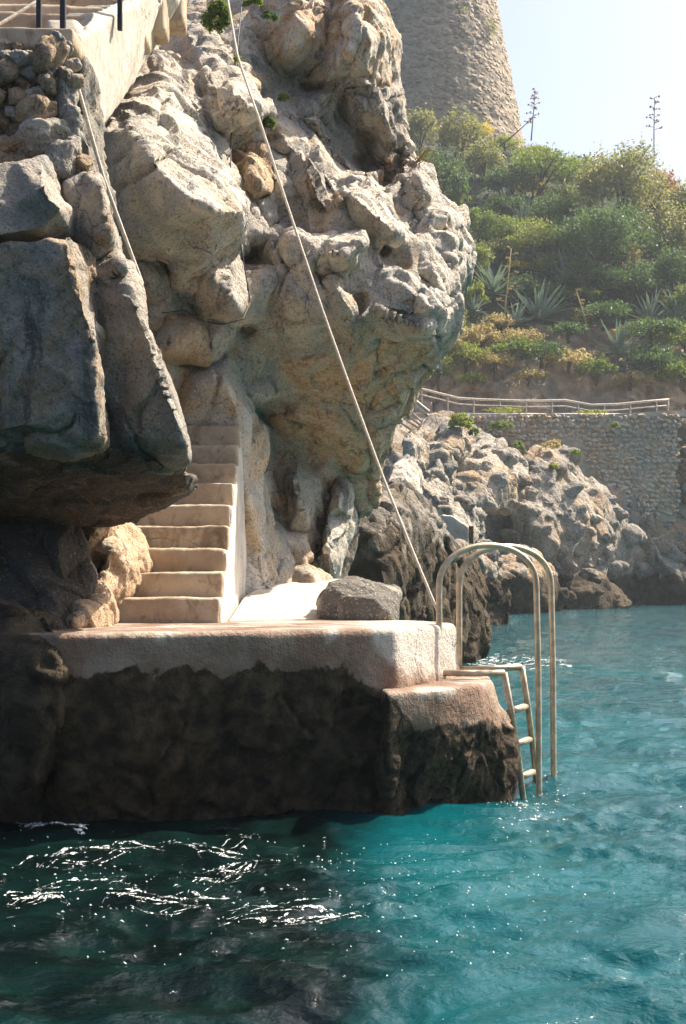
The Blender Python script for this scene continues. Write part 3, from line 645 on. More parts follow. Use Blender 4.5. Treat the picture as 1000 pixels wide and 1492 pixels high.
# side wall: stepped silhouette, 6 cm thick, 3 mm proud of the step ends
prof = [(Y0 + 0.02, PZ - 0.03)]
for n in range(9):
    prof += [(Y0 + 0.02 + n * TR, PZ + (n + 1) * RI - 0.012), (Y0 + 0.02 + (n + 1) * TR, PZ + (n + 1) * RI - 0.012)]
prof[-1] = (15.5, prof[-1][1]); prof.append((15.5, PZ - 0.03))
npf = len(prof)
v = [Vector((XR - 0.05, y, z)) for y, z in prof] + [Vector((XR + 0.006, y, z)) for y, z in prof]
f = [tuple(range(npf))[::-1], tuple(range(npf, 2 * npf))] + [(k, (k + 1) % npf, npf + (k + 1) % npf, npf + k) for k in range(npf)]
worn(v, f, 'side_wall', M['stair_side'], 0.027, 0.006, st)
# small rocks at the foot of the wall
for (px, py, D, w, lb_) in [(374, 868, 14.6, 0.10, 'middle-sized'), (381, 860, 15.0, 0.12, 'largest'), (377, 882, 14.2, 0.08, 'smallest')]:
    c = W(px, py, D)
    bm = bmesh.new(); bmesh.ops.create_icosphere(bm, subdivisions=4, radius=w)
    for x in bm.verts: x.co = Vector((x.co.x * .8, x.co.y, x.co.z * 1.3)) + c
    P = np.array([x.co[:] for x in bm.verts], np.float32); N = np.array([x.normal[:] for x in bm.verts], np.float32)
    P = P + N * (0.03 * ridged(P * 9, 3))[:, None] * 0.8
    for x, p_ in zip(bm.verts, P): x.co = p_
    o = bm_obj('boulder', bm, M['rock'], None, True); o.color = (*OCH, 1)
    tag(o, label=lb_ + ' of the ochre stones wedged at the foot of the stair side wall', cat='stone', group='stones at the stair wall foot')

# ================================================================== LADDER
lad = empty('pool_ladder', W(640, 990, 11.04), label='tall metal swim ladder with two arched handrails descending into the water', cat='ladder')
P1, P2 = Vector((0.746, 11.04, 0.90)), Vector((0.935, 11.45, 0.90))
O1, O2 = Vector((1.565, 11.36, 0)), Vector((1.74, 11.75, 0))
R = 0.0245
for a, b in ((P1, O1), (P2, O2)):
    zt = 1.60; pts = [Vector((a.x, a.y, 0.90)), Vector((a.x, a.y, 1.2)), Vector((a.x, a.y, zt))]
    c = Vector(((a.x + b.x - 0.02) / 2, (a.y + b.y) / 2, zt)); h = (Vector((b.x - 0.02, b.y, zt)) - Vector((a.x, a.y, zt))) / 2
    for i in range(1, 24):
        t = math.pi * i / 24
        pts.append(c - h * math.cos(t) + Vector((0, 0, 0.335 * math.sin(t) ** 0.85)))
    pts += [Vector((b.x - 0.02, b.y, zt)), Vector((b.x - 0.005, b.y, 0.9)), Vector((b.x, b.y, -0.02)), Vector((b.x + 0.002, b.y, -0.55))]
    tube('handrail', pts, R, M['steel'], lad, 14)
# horizontal feet and descending stiles
K1, K2 = Vector((1.262, 11.14, 0.935)), Vector((1.435, 11.42, 0.96))
E1, E2 = Vector((1.445, 11.40, -0.1)), Vector((1.60, 11.72, -0.1))
S = []
for a, k, e in ((P1, K1, E1), (P2, K2, E2)):
    tube('foot_bar', [Vector((a.x - 0.02, a.y, 0.94)), k], R, M['steel'], lad, 12)
    d = (e - k); pts = [k, k + d * 0.33 + Vector((0.012, 0, 0)), k + d * 0.7 + Vector((0.01, 0, 0)), e, e + d * 0.35]
    tube('stile', pts, R, M['steel'], lad, 12); S.append((k, e))
for t in (0.30, 0.56, 0.82):
    a = S[0][0].lerp(S[0][1], t); b = S[1][0].lerp(S[1][1], t)
    tube('rung', [a, b], 0.028, M['steel'], lad, 12)
a = S[0][0].lerp(S[0][1], 0.30)
tube('wall_bracket', [a + Vector((-0.165, -0.02, -0.03)), a], 0.018, M['steel'], lad, 10)
for p_ in (P1, P2):
    bm = bmesh.new(); bmesh.ops.create_cone(bm, cap_ends=True, segments=20, radius1=0.05, radius2=0.045, depth=0.016)
    for x in bm.verts: x.co += Vector((p_.x, p_.y, 0.902))
    bm_obj('foot_plate', bm, M['rust'], lad)

# ================================================================== ROPES, CABLE
def rope(name, pts, r, mat, sub=10, sag=0.0, **kw):
    out = []
    for a, b in zip(pts, pts[1:]):
        for i in range(sub):
            t = i / sub; q = a.lerp(b, t); q.z -= sag * 4 * t * (1 - t); out.append(q)
    out.append(pts[-1])
    return tag(tube(name, out, r, mat, None, 8), **kw)
rope('rope', [W(640, 896, 11.02), W(560, 700, 11.6), W(470, 452, 12.2), W(376, 168, 12.95), W(346, 80, 13.5), W(322, -60, 14.4)], 0.0115, M['rope'], 10, 0.008, label='long taut rope running diagonally up the cliff from the ladder', cat='rope')
rope('rope', [W(112, 120, 9.55), W(150, 256, 9.6), W(207, 412, 9.7), W(204, 424, 9.7), W(209, 462, 9.75)], 0.013, M['rope'], 8, 0.004, label='short pale rope hanging beside the shaded overhang', cat='rope')
rope('cable', [W(352, 10, 14.9), W(345, 80, 14.4), W(336, 220, 13.6), W(338, 300, 13.2), W(350, 350, 13.0), W(365, 440, 13.0), W(354, 465, 12.8), W(325, 473, 12.75), W(298, 469, 12.75), W(270, 452, 12.7), W(236, 456, 12.7)], 0.006, M['cable'], 6, 0.0, label='thin black cable strung across the cliff joints', cat='cable')

# ================================================================== UPPER LEFT: RUBBLE WALL AND UPPER STAIRS
def hull_stone(seed, sub_vox=None, sq=(1, 1, 1), n=14):
    r = random.Random(seed); bm = bmesh.new()
    for _ in range(n):
        d = Vector((r.gauss(0, 1), r.gauss(0, 1), r.gauss(0, 1))).normalized() * r.uniform(0.42, 0.55)
        bm.verts.new((d.x * sq[0], d.y * sq[1], d.z * sq[2]))
    res = bmesh.ops.convex_hull(bm, input=bm.verts)
    for g in set(res['geom_interior'] + res['geom_unused']):
        if isinstance(g, bmesh.types.BMVert) and g.is_valid: bm.verts.remove(g)
    bmesh.ops.recalc_face_normals(bm, faces=bm.faces)
    return bm
stone_meshes = []
for k in range(12):
    bm = hull_stone(100 + k, n=16)
    v = [x.co.copy() for x in bm.verts]; bm.verts.index_update(); f = [tuple(x.index for x in q.verts) for q in bm.faces]; bm.free()
    P, Q = remesh(v, f, 0.055); P = relax(P, Q, 2); N = normals(P, Q)
    d = 0.07 * ridged(P * 2.2 + k * 7, 3) + 0.03 * fbm(P * 9 + k, 3)
    stone_meshes.append(mesh_np('stone', P + N * d[:, None], Q, M['rock_near'], True))
wall = empty('rubble_wall', W(60, 285, 9.3), label='rough dry-stone wall of big angular stones under the upper stairs', cat='wall')
def wall_back():
    pts = [(-160, 60), (20, 60), (60, 80), (100, 62), (120, 90), (126, 180), (140, 270), (-160, 300)]
    v = [W(x, y, 9.75) for x, y in pts] + [W(x, y, 9.75) + Vector((0, 0.8, 0)) for x, y in pts]; n = len(pts)
    f = [tuple(range(n)), tuple(range(n, 2 * n))[::-1]] + [(k, (k + 1) % n, n + (k + 1) % n, n + k) for k in range(n)]
    me = rock_mesh('mortar_core', v, f, 0.03, M['rock_near'], s=0.5)
    o = link(bpy.data.objects.new('mortar_core', me)); o.color = (0.3, 0.5, 0.12, 1); adopt(o, wall)
wall_back()
rr = random.Random(5); sp = []
for it in range(6000):
    y = rr.uniform(52, 300); xr = np.interp(y, [52, 85, 140, 200, 260, 300], [96, 112, 122, 126, 144, 146]); x = rr.uniform(-110, xr)
    sz = rr.choice([24, 30, 38, 46, 56]) * np.interp(y, [50, 120, 300], [0.75, 0.95, 1.15])
    if x + sz * 0.3 > xr + 3: continue
    top_y = 58 + 0.0 * x if x < 60 else 70
    if y - sz * 0.4 < np.interp(x, [-100, 0, 50, 78, 100, 120], [50, 52, 72, 50, 62, 85]): continue
    if y + sz * 0.3 > np.interp(x, [-100, 20, 60, 80, 150], [258, 262, 240, 262, 265]): continue
    if any((x - a) ** 2 + ((y - b) * 1.25) ** 2 < (0.40 * (sz + c)) ** 2 for a, b, c in sp): continue
    sp.append((x, y, sz))
for i, (x, y, sz) in enumerate(sp):
    D = 9.45 + rr.uniform(-.08, .05) - 0.18 * (y - 50) / 250 
    s_ = sz * 1.28 * D / F
    o = link(bpy.data.objects.new('stone', stone_meshes[i % 12])); o.parent = wall
    o.location = W(x, y, D) - wall.location; o.scale = (s_ * rr.uniform(1.0, 1.3), s_ * 1.1, s_ * rr.uniform(0.75, 1.0))
    o.rotation_euler = (rr.uniform(-.6, .6), rr.uniform(-3, 3), rr.uniform(-.5, .5))
    o.color = (rr.choice([0.1, 0.3, 0.75]), rr.uniform(0.2, 0.5), rr.uniform(0.14, 0.42), 1)

us = empty('upper_staircase', W(118, 60, 10.6), label='upper concrete stairs with sawtooth side wall above the rubble wall', cat='staircase')
# treads climbing away to the right
for k in range(7):
    c = W(105 + 27 * k, 30 - 11 * k, 10.75 + 0.40 * k) if k else W(117, 52, 10.45)
    w_ = 1.5
    v, f = box_vf(c.x - w_, c.x, c.y, c.y + 0.42, c.z - (0.42 if k else 0.30), c.z)
    sh = 0.10
    v = [Vector((p.x, p.y - (c.x - p.x) * sh, p.z)) for p in v]
    worn(v, f, 'step', M['stair'], 0.03, 0.008, us)
# sawtooth side wall
tops = [(114, 58, 10.5), (119, 54, 10.5)]
for k in range(1, 7):
    x, y, D = 107 + 27 * k, 30 - 11 * k, 10.75 + 0.40 * k
    tops += [(x - 27 + 2, y + 9, D - 0.39), (x - 5, y + 36 if k > 1 else y + 28, D - 0.05)]
tops += [(262, -60, 13.4)]
bot = [(252, -10, 13.6), (240, 40, 13.4), (222, 78, 13.1), (206, 100, 12.8), (196, 122, 12.5), (182, 142, 12.2), (168, 162, 11.9), (154, 180, 11.6), (140, 196, 11.3), (128, 170, 10.9), (119, 120, 10.6)]
ol = tops + bot; n = len(ol)
fr = [W(*p) for p in ol]
nrm = Vector((1, -0.1, 0))
v = fr + [p - nrm * 0.22 for p in fr]
f = [tuple(range(n)), tuple(range(n, 2 * n))[::-1]] + [(k, (k + 1) % n, n + (k + 1) % n, n + k) for k in range(n)]
bmx = bmesh.new(); bv = [bmx.verts.new(p) for p in v]
for q in f: bmx.faces.new([bv[i] for i in q])
bmesh.ops.triangulate(bmx, faces=bmx.faces); bmx.verts.index_update()
v2 = [x.co.copy() for x in bmx.verts]; f2 = [tuple(x.index for x in q.verts) for q in bmx.faces]; bmx.free()
worn(v2, f2, 'side_wall', M['plaster'], 0.02, 0.010, us)
# concrete cap on the rubble wall, in front of the first step
v, f = box_vf(-3.2, W(117, 0, 9.6).x, 9.45, 10.3, W(0, 84, 9.6).z, W(0, 50, 9.6).z)
cap = worn(v, f, 'cap', M['stair'], 0.03, 0.012, wall)
rail = empty('stair_railing', W(92, 47, 10.2), label='black iron railing posts standing on the upper stairs', cat='railing')
for (x, y, D, w_) in [(57, 47, 9.9, 0.034), (92, 48, 9.9, 0.038), (175, 26, 11.3, 0.038)]:
    b = W(x, y, D)
    bm = box_bm(b.x - w_ / 2, b.x + w_ / 2, b.y - w_ / 2, b.y + w_ / 2, b.z - 0.1, b.z + 1.0, 0.003, 1)
    bm_obj('post', bm, M['black'], rail)
a, b, c = W(57, 47, 9.9), W(92, 48, 9.9), W(175, 26, 11.3)
up = Vector((0, 0, 0.98))
tube('top_rail', [a + up - Vector((0.5, -0.2, 0.0)), a + up, b + up, c + up, c + up + Vector((0.6, 0.6, 0.5))], 0.02, M['black'], rail, 8)
rope('handline', [W(-60, 72, 9.8), W(0, 35, 10.0), W(52, 3, 10.2), W(110, -40, 10.6)], 0.012, M['rope'], 6, 0.003, label='thin pale handline rising past the black railing posts', cat='rope')
# sunlit rock behind the upper stairs
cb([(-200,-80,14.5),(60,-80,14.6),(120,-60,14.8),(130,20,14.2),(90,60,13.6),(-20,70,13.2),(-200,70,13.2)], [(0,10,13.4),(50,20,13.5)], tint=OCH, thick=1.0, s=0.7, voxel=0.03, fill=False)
build_core()

# ================================================================== SEA ROCKS AND FAR SHORE
srock = block('shore_rocks', None,
    [(430,700,23),(500,700,23.5),(560,690,24),(590,690,25),(630,740,26),(660,790,27),(690,850,28),(700,900,29),(690,985,29.5),(560,985,27),(430,985,25)], [(560,800,22.5),(620,860,25)], thick=3.0, voxel=0.10, mat=M['rock_tide'], tint=(0.4, 0.8, 0.05), s=2.0, shrink=0.95)
tag(srock, kind='structure', label='dark wet shore rocks behind the platform and ladder')
def sb(*a, **k):
    k['thick'] = 0.7 * k['thick']; k.setdefault('voxel', 0.045); k.setdefault('mat', M['rock_tide']); k.setdefault('s', 1.5); k.setdefault('strata', 0.6)
    return block('rock_block', srock, *a, **k)
SD = (0.45, 0.6, 0.04)
sb([(478,760,23),(500,742,23),(530,728,23.2),(562,714,23.4),(586,706,24),(606,722,24.5),(630,742,25),(650,770,25.5),(640,820,25),(620,900,24.5),(600,965,24),(470,965,22.5)], [(540,780,22),(580,770,22.5),(560,850,21.8),(610,830,23.5)], tint=SD, thick=1.5)
sb([(590,830,25),(604,800,25.2),(628,778,25.8),(652,786,26.5),(678,812,27.4),(700,850,28.2),(708,890,28.6),(700,985,29),(640,990,28),(590,985,26)], [(640,820,25.4),(660,870,26.5),(630,900,25.5)], tint=SD, thick=1.6, strata=1.0)
sb([(606,742,26.5),(616,732,26.8),(630,734,27),(642,752,27),(649,776,26.8),(636,790,26.2),(618,776,26)], [(626,758,26)], tint=SD, thick=0.8)
sb([(676,885,28),(698,880,28.4),(716,892,28.8),(721,920,29),(716,945,29.2),(704,985,29.5),(676,985,29)], [(700,915,28.2)], tint=(0.6,0.6,0.03), thick=1.0)
sb([(560,700,27.5),(580,668,28.5),(600,660,29),(618,690,29),(612,735,28),(596,722,27.2),(575,716,27)], [(592,695,27.6)], tint=GREY, thick=1.4)
sb([(640,800,30),(668,790,31),(690,800,32),(702,830,32.5),(712,870,33),(712,960,34),(660,980,32),(650,860,31)], [(685,850,31)], tint=(0.5,0.5,0.10), thick=1.5)

far = block('far_cliff', None,
    [(300,596,66),(520,602,72),(620,610,78),(700,612,84),(985,606,86),(1500,600,90),(1500,960,88),(985,960,86),(850,960,83),(700,960,74),(560,960,62),(300,960,58)],
    [(700,700,72),(800,740,76),(900,720,81.5),(960,800,82),(850,850,78),(640,700,66)], thick=5, voxel=0.26, mat=M['rock_far'], tint=(0.65,0.50,0.22), s=5.0, shrink=1.0)
tag(far, kind='structure', label='far rocky shore cliff below the terrace path')
def fb(*a, **k):
    k['thick'] = 0.6 * k['thick']; k.setdefault('voxel', 0.115); k.setdefault('mat', M['rock_far']); k.setdefault('s', 3.2); k.setdefault('strata', 0.7)
    return block('rock_block', far, *a, **k)
fb([(586,640,40),(598,624,41),(612,632,41.5),(624,650,41.5),(627,676,41),(620,686,40.4),(604,672,39.6),(588,668,39.5)], [(605,650,39.3)], tint=(0.40,0.25,0.41), thick=1.6, s=2, voxel=0.05)
fb([(572,690,37),(588,668,38),(612,680,39),(618,700,39),(616,740,38),(600,735,37),(580,730,36.5)], [(596,700,36.8)], tint=(0.4,0.3,0.4), thick=1.4, s=2, voxel=0.05)
fb([(612,700,42),(632,686,43),(652,700,43.5),(672,722,43.5),(700,745,43.5),(706,775,43),(690,800,42),(650,800,41),(618,770,40.5)], [(640,730,41),(670,755,41.2)], tint=(0.45,0.25,0.41), thick=2, s=2.2, voxel=0.055)
fb([(676,780,46),(700,760,47),(720,790,47.5),(740,830,48),(745,870,48.5),(742,925,49),(690,930,47)], [(705,820,45.5)], tint=(0.50,0.35,0.31), thick=2, s=2.5, voxel=0.06)
fb([(606,700,62),(622,655,64),(640,625,66),(656,610,67),(676,622,67.5),(690,640,67),(676,670,65),(655,705,63.5),(640,740,62.5)], [(650,650,63.5),(632,690,61.5)], tint=(0.60,0.35,0.31), thick=3, strata=1.3)
fb([(660,700,66),(684,650,69),(712,632,71),(742,648,71),(764,670,71),(770,700,70),(745,745,68),(700,740,66),(670,730,65.5)], [(710,680,67),(735,700,67)], tint=(0.55,0.35,0.34), thick=3)
fb([(740,720,72),(766,660,75),(800,640,77),(826,655,77.5),(850,690,78),(890,720,78),(915,760,78.5),(925,800,78.5),(905,850,77),(870,880,76),(800,870,74),(752,820,72)], [(800,700,73.5),(840,740,74),(870,790,75),(800,800,72)], tint=(0.60,0.45,0.28), thick=4)
fb([(694,840,60),(716,808,61.5),(752,790,63),(790,808,64.5),(816,845,66),(824,880,67),(822,925,68),(700,930,62)], [(750,830,60.5),(790,860,63)], tint=(0.70,0.45,0.26), thick=3)
fb([(814,930,70),(820,870,71),(832,846,72),(850,832,72.5),(882,842,73),(908,868,74),(922,890,74.5),(925,930,75)], [(860,862,70.5),(890,885,72)], tint=(0.80,0.55,0.16), thick=2.5)
fb([(900,930,84),(905,830,84),(925,780,84),(950,730,84.5),(975,740,84.5),(1010,790,84),(1060,840,84),(1100,930,84)], [(950,800,81.5),(990,850,81.5)], tint=(0.45,0.45,0.28), thick=3)
fb([(958,690,85),(975,650,85.5),(1010,640,85.5),(1090,660,85.5),(1090,760,84),(1000,740,83.5)], [(1000,690,82.5)], tint=(0.80,0.45,0.28), thick=3)
fb([(928,640,84),(950,655,83.5),(1000,700,83),(985,720,83),(940,700,83.5)], [(960,680,82.5)], tint=(0.50,0.35,0.31), thick=2)
# fallen boulders, each its own stone in the cliff
bmesh_v = []
for k in range(8):
    bm = hull_stone(300 + k, n=18)
    v = [x.co.copy() for x in bm.verts]; bm.verts.index_update(); f = [tuple(x.index for x in q.verts) for q in bm.faces]; bm.free()
    P, Q = remesh(v, f, 0.06); P = relax(P, Q, 3); N = normals(P, Q)
    P = P + N * (0.06 * ridged(P * 2.0 + k * 9, 3) + 0.03 * fbm(P * 8 + k, 3))[:, None]
    bmesh_v.append(mesh_np('boulder', P, Q, M['rock_far'], True))
rr = random.Random(21); placed = []
for it in range(4000):
    x = rr.uniform(610, 1010); y = rr.uniform(640, 880)
    if x > 845 and y < 690 + (x - 845) * 0.6 and x < 985: continue       # keep the terrace wall clear
    if y < np.interp(x, [610, 660, 760, 850, 1000], [700, 660, 655, 660, 660]): continue
    if x < 700 and y > 760: continue
    sz = rr.choice([18, 24, 30, 38, 48])
    if any((x - a) ** 2 + (y - b) ** 2 < (0.42 * (sz + c)) ** 2 for a, b, c in placed): continue
    placed.append((x, y, sz))
    if len(placed) >= 95: break
# depth comes from the cliff surface itself
from mathutils.bvhtree import BVHTree
def bvh(objs):
    vs_, ps_ = [], []
    for o in objs:
        off = len(vs_); P = np.empty(len(o.data.vertices) * 3, np.float32); o.data.vertices.foreach_get('co', P)
        vs_ += [tuple(p) for p in P.reshape(-1, 3)]
        L = np.empty(len(o.data.loops), np.int32); o.data.loops.foreach_get('vertex_index', L)
        ps_ += [tuple(q) for q in (L.reshape(-1, 4) + off)]
    return BVHTree.FromPolygons(vs_, ps_)
farb = bvh([far] + [o for o in far.children])
EYE = Vector((0, 0, CZ))
for i, (x, y, sz) in enumerate(placed):
    d = (W(x, y, 50) - EYE).normalized(); hit = farb.ray_cast(EYE, d)
    if hit[0] is None: continue
    D = hit[0].y; s_ = sz * 1.15 * D / F
    o = link(bpy.data.objects.new('boulder', bmesh_v[i % 8])); o.parent = far
    o.location = hit[0] + Vector((0, 0.30 * s_, 0)); o.scale = (s_ * rr.uniform(1, 1.3), s_ * 0.9, s_ * rr.uniform(0.7, 1.0))
    o.rotation_euler = (rr.uniform(-3, 3), rr.uniform(-.5, .5), rr.uniform(-.4, .4))
    o.color = (rr.choice([0.1, 0.25, 0.5]), rr.uniform(0.2, 0.45), rr.uniform(0.14, 0.34), 1)

# low concrete wall with a rusty post
lw_pts = [(634, 800), (634, 756), (645, 749), (660, 752), (672, 760), (684, 767), (684, 812)]
v = [W(x, y, 36) for x, y in lw_pts]; v += [p + Vector((0.05, 0.6, 0)) for p in v]; n = len(lw_pts)
bmx = bmesh.new(); bv = [bmx.verts.new(p) for p in v]
for q in [tuple(range(n)), tuple(range(n, 2 * n))[::-1]] + [(k, (k + 1) % n, n + (k + 1) % n, n + k) for k in range(n)]: bmx.faces.new([bv[i] for i in q])
bmesh.ops.triangulate(bmx, faces=bmx.faces); bmx.verts.index_update()
v2 = [x.co.copy() for x in bmx.verts]; f2 = [tuple(x.index for x in q.verts) for q in bmx.faces]; bmx.free()
tag(worn(v2, f2, 'low_wall', M['plaster'], 0.04, 0.03, None), label='short pale concrete wall with a curved top among the shore rocks', cat='wall')
b = W(686.5, 830, 35.6)
po = bm_obj('iron_post', box_bm(b.x - 0.05, b.x + 0.05, b.y - 0.05, b.y + 0.05, b.z, W(0, 766, 35.6).z, 0.012, 2, 0.012), M['rust'])
tag(po, label='rusty brown iron post at the end of the low concrete wall', cat='post')

# ================================================================== TERRACE WALL, PATH, HANDRAIL
tw = empty('terrace_wall', W(800, 700, 82), label='tall dry-stone retaining wall below the far path', cat='wall')
mort = NT('wall_mortar'); pq = mort.pos(); mort.principled(mort.mix(mort.mr(mort.noise(pq, 2, 5), .35, .65), (0.32, 0.27, 0.20), (0.46, 0.39, 0.30)), 0.95)
def wall_front(x): return 80.2 + 0.006 * (x - 620)
tp = [(600, 604), (640, 600), (720, 606), (800, 602), (880, 604), (985, 598), (985, 760), (900, 760), (840, 700), (600, 680)]
v = [W(x, y, wall_front(x)) for x, y in tp]; v += [p + Vector((0, 1.2, 0)) for p in v]; n = len(tp)
bm = bmesh.new(); bv = [bm.verts.new(p) for p in v]
for q in [tuple(range(n)), tuple(range(n, 2 * n))[::-1]] + [(k, (k + 1) % n, n + (k + 1) % n, n + k) for k in range(n)]: bm.faces.new([bv[i] for i in q])
bmesh.ops.recalc_face_normals(bm, faces=bm.faces)
bm_obj('mortar_core', bm, mort.m, tw)
ws = []
for k in range(6):
    bm = hull_stone(500 + k, n=13, sq=(1.15, 0.8, 0.95)); me = bpy.data.meshes.new('stone'); bm.to_mesh(me); bm.free(); me.materials.append(M['rock_far']); ws.append(me)
rr = random.Random(9); cand = []
y = 604.0
while y < 752:
    x = 620 + rr.uniform(0, 6)
    hgt = rr.uniform(5.5, 8.5)
    while x < 985:
        w_ = rr.uniform(5.5, 11)
        ylim = np.interp(x, [620, 700, 760, 840, 860, 900, 985], [655, 650, 655, 640, 690, 745, 752])
        if y < ylim: cand.append((x + w_ / 2, y + hgt / 2 + rr.uniform(-2.2, 2.2), w_, hgt))
        x += w_
    y += hgt
cand.sort(key=lambda c: -c[2] * c[3])
restv = []; restf = []
for i, (x, y, w_, h_) in enumerate(cand):
    D = wall_front(x) - rr.uniform(-0.05, 0.16); m = ws[i % 6]
    sc = Vector((w_ * 1.12 * D / F, 0.42, h_ * 1.15 * D / F)); rot = rr.uniform(-.3, .3)
    if i < 298:
        o = link(bpy.data.objects.new('stone', m)); o.parent = tw; o.location = W(x, y, D) - tw.location; o.scale = sc; o.rotation_euler = (0, rot, 0)
        o.color = (rr.choice([0.2, 0.5, 0.8]), rr.uniform(.1, .3), rr.uniform(0.6, 1.0), 1)
    else:
        off = len(restv); mt = Matrix.LocRotScale(W(x, y, D), Matrix.Rotation(rot, 3, 'Y'), sc)
        restv += [mt @ q.co for q in m.vertices]; restf += [tuple(j + off for j in p_.vertices) for p_ in m.polygons]
if restv:
    me = bpy.data.meshes.new('small_stones'); me.from_pydata([tuple(q) for q in restv], [], restf); me.update(); me.materials.append(M['rock_far'])
    o = link(bpy.data.objects.new('small_stones', me)); o.color = (0.35, 0.2, 0.8, 1); adopt(o, tw); tag(o, kind='stuff')
fpath = slab_mesh('path', [W(x, y, D) for x, y, D in [(560, 600, 80.6), (640, 602, 80.6), (720, 606, 81), (800, 603, 81.5), (880, 604, 82), (985, 599, 82.6), (1200, 599, 83.2)]] + [W(x, y, D) for x, y, D in [(1200, 601, 85.5), (985, 602, 85), (800, 605, 84), (640, 604, 83), (560, 603, 83)]], 0.3, M['plaster'], None, 0)
tag(fpath, kind='structure', label='narrow path along the top of the terrace wall')
hr = empty('path_handrail', W(800, 602, 81), label='long pale handrail with thin posts along the far terrace path', cat='railing')
hp = [(596, 558), (612, 566), (640, 573), (668, 580), (700, 582), (760, 584), (790, 584), (823, 583), (862, 590), (900, 589), (940, 585), (975, 582)]
def hD(x): return wall_front(x) + 0.45
tube('top_rail', [W(x, y, hD(x)) for x, y in hp], 0.062, M['handrail'], hr, 8)
tube('lower_rail', [W(x, y + 8.5, hD(x)) for x, y in hp], 0.032, M['handrail'], hr, 6)
for x in list(range(615, 980, 38)) + [974]:
    y = np.interp(x, [p[0] for p in hp], [p[1] for p in hp])
    tube('post', [W(x, y, hD(x)), W(x, y + 24, hD(x))], 0.035, M['handrail'], hr, 6)
# slatted guard where the far steps come down
sg = empty('step_guard', W(600, 628, 66), label='pale slatted guard rail on the steps where the path descends', cat='railing')
for (x0, y0, x1, y1, r_) in [(590, 572, 625, 600, .085), (590, 579, 624, 606, .085), (586, 590, 616, 615, .05), (584, 598, 612, 619, .05), (580, 604, 610, 624, .05), (578, 612, 607, 631, .05)]:
    tube('slat', [W(x0, y0, 66), W(x1, y1, 66.4)], r_, M['handrail'], sg, 6)
tube('post', [W(621, 605, 66.4), W(606, 632, 66.2)], 0.05, M['handrail'], sg, 6)
tube('post', [W(596, 574, 66.0), W(583, 616, 65.9)], 0.05, M['handrail'], sg, 6)

# ================================================================== HILLSIDE
def hill_D(px, py):
    a = np.interp(py, [150, 205, 260, 340, 430, 490, 560, 640], [128, 120, 112, 103, 95, 90, 87, 85.5])
    return a + 0.004 * (px - 760)
def crest(px): return np.interp(px, [300, 560, 640, 740, 760, 800, 850, 900, 950, 1000, 1100, 1500], [150, 170, 190, 205, 208, 226, 240, 245, 262, 285, 320, 420])
gx = np.linspace(400, 1400, 270); gt = np.linspace(0, 1, 180)
GX, GT = np.meshgrid(gx, gt)
GY = 650 + (crest(GX) - 650) * GT
GD = hill_D(GX, GY)
P = np.stack([(GX - CX) / F * GD, GD, CZ - (GY - HY) / F * GD], -1).reshape(-1, 3).astype(np.float32)
i = np.arange(GX.size).reshape(GX.shape)
Q = np.stack([i[:-1, :-1], i[:-1, 1:], i[1:, 1:], i[1:, :-1]], -1).reshape(-1, 4)
N = normals(P, Q)
N = N * np.where(N[:, 1:2] > 0, -1, 1)
P = weather(P, N, 4.5, 1.3, 0.8, 1.0)
# the land carries on behind the crest
ridge = P[i[-1]]; back = ridge + np.array([0, 60, -14], np.float32)
P = np.concatenate([P, back]); nb_ = np.arange(len(back)) + GX.size
Q = np.concatenate([Q, np.stack([i[-1, :-1], i[-1, 1:], nb_[1:], nb_[:-1]], -1)])
k = NT('hillside_ground'); pz = k.pos(); z = k.n('ShaderNodeSeparateXYZ', {0: pz}).outputs[2]
n1 = k.noise(pz, 0.25, 7, 0.62); n2 = k.noise(pz, 1.1, 6, 0.6)
rc = k.mix(k.mr(n2, .35, .65), (0.28, 0.185, 0.12), (0.56, 0.41, 0.29))
rc = k.mix(k.mr(n1, .5, .62, 0, .7), rc, (0.24, 0.25, 0.22))
gc = k.mix(k.mr(n2, .35, .65), (0.02, 0.035, 0.015), (0.06, 0.075, 0.03))
t = k.math('ADD', z, k.math('MULTIPLY', k.math('SUBTRACT', n1, 0.5), 8))
k.principled(k.mix(k.mr(t, 15.5, 18.5), rc, gc), 0.95, k.bump(k.noise(pz, 1.6, 9, .68), 0.8, 0.5))
hill = link(bpy.data.objects.new('hillside', mesh_np('hillside', P, Q, k.m, True)))
tag(hill, kind='structure', label='steep scrub-covered hillside rising from the terrace path to the tower')

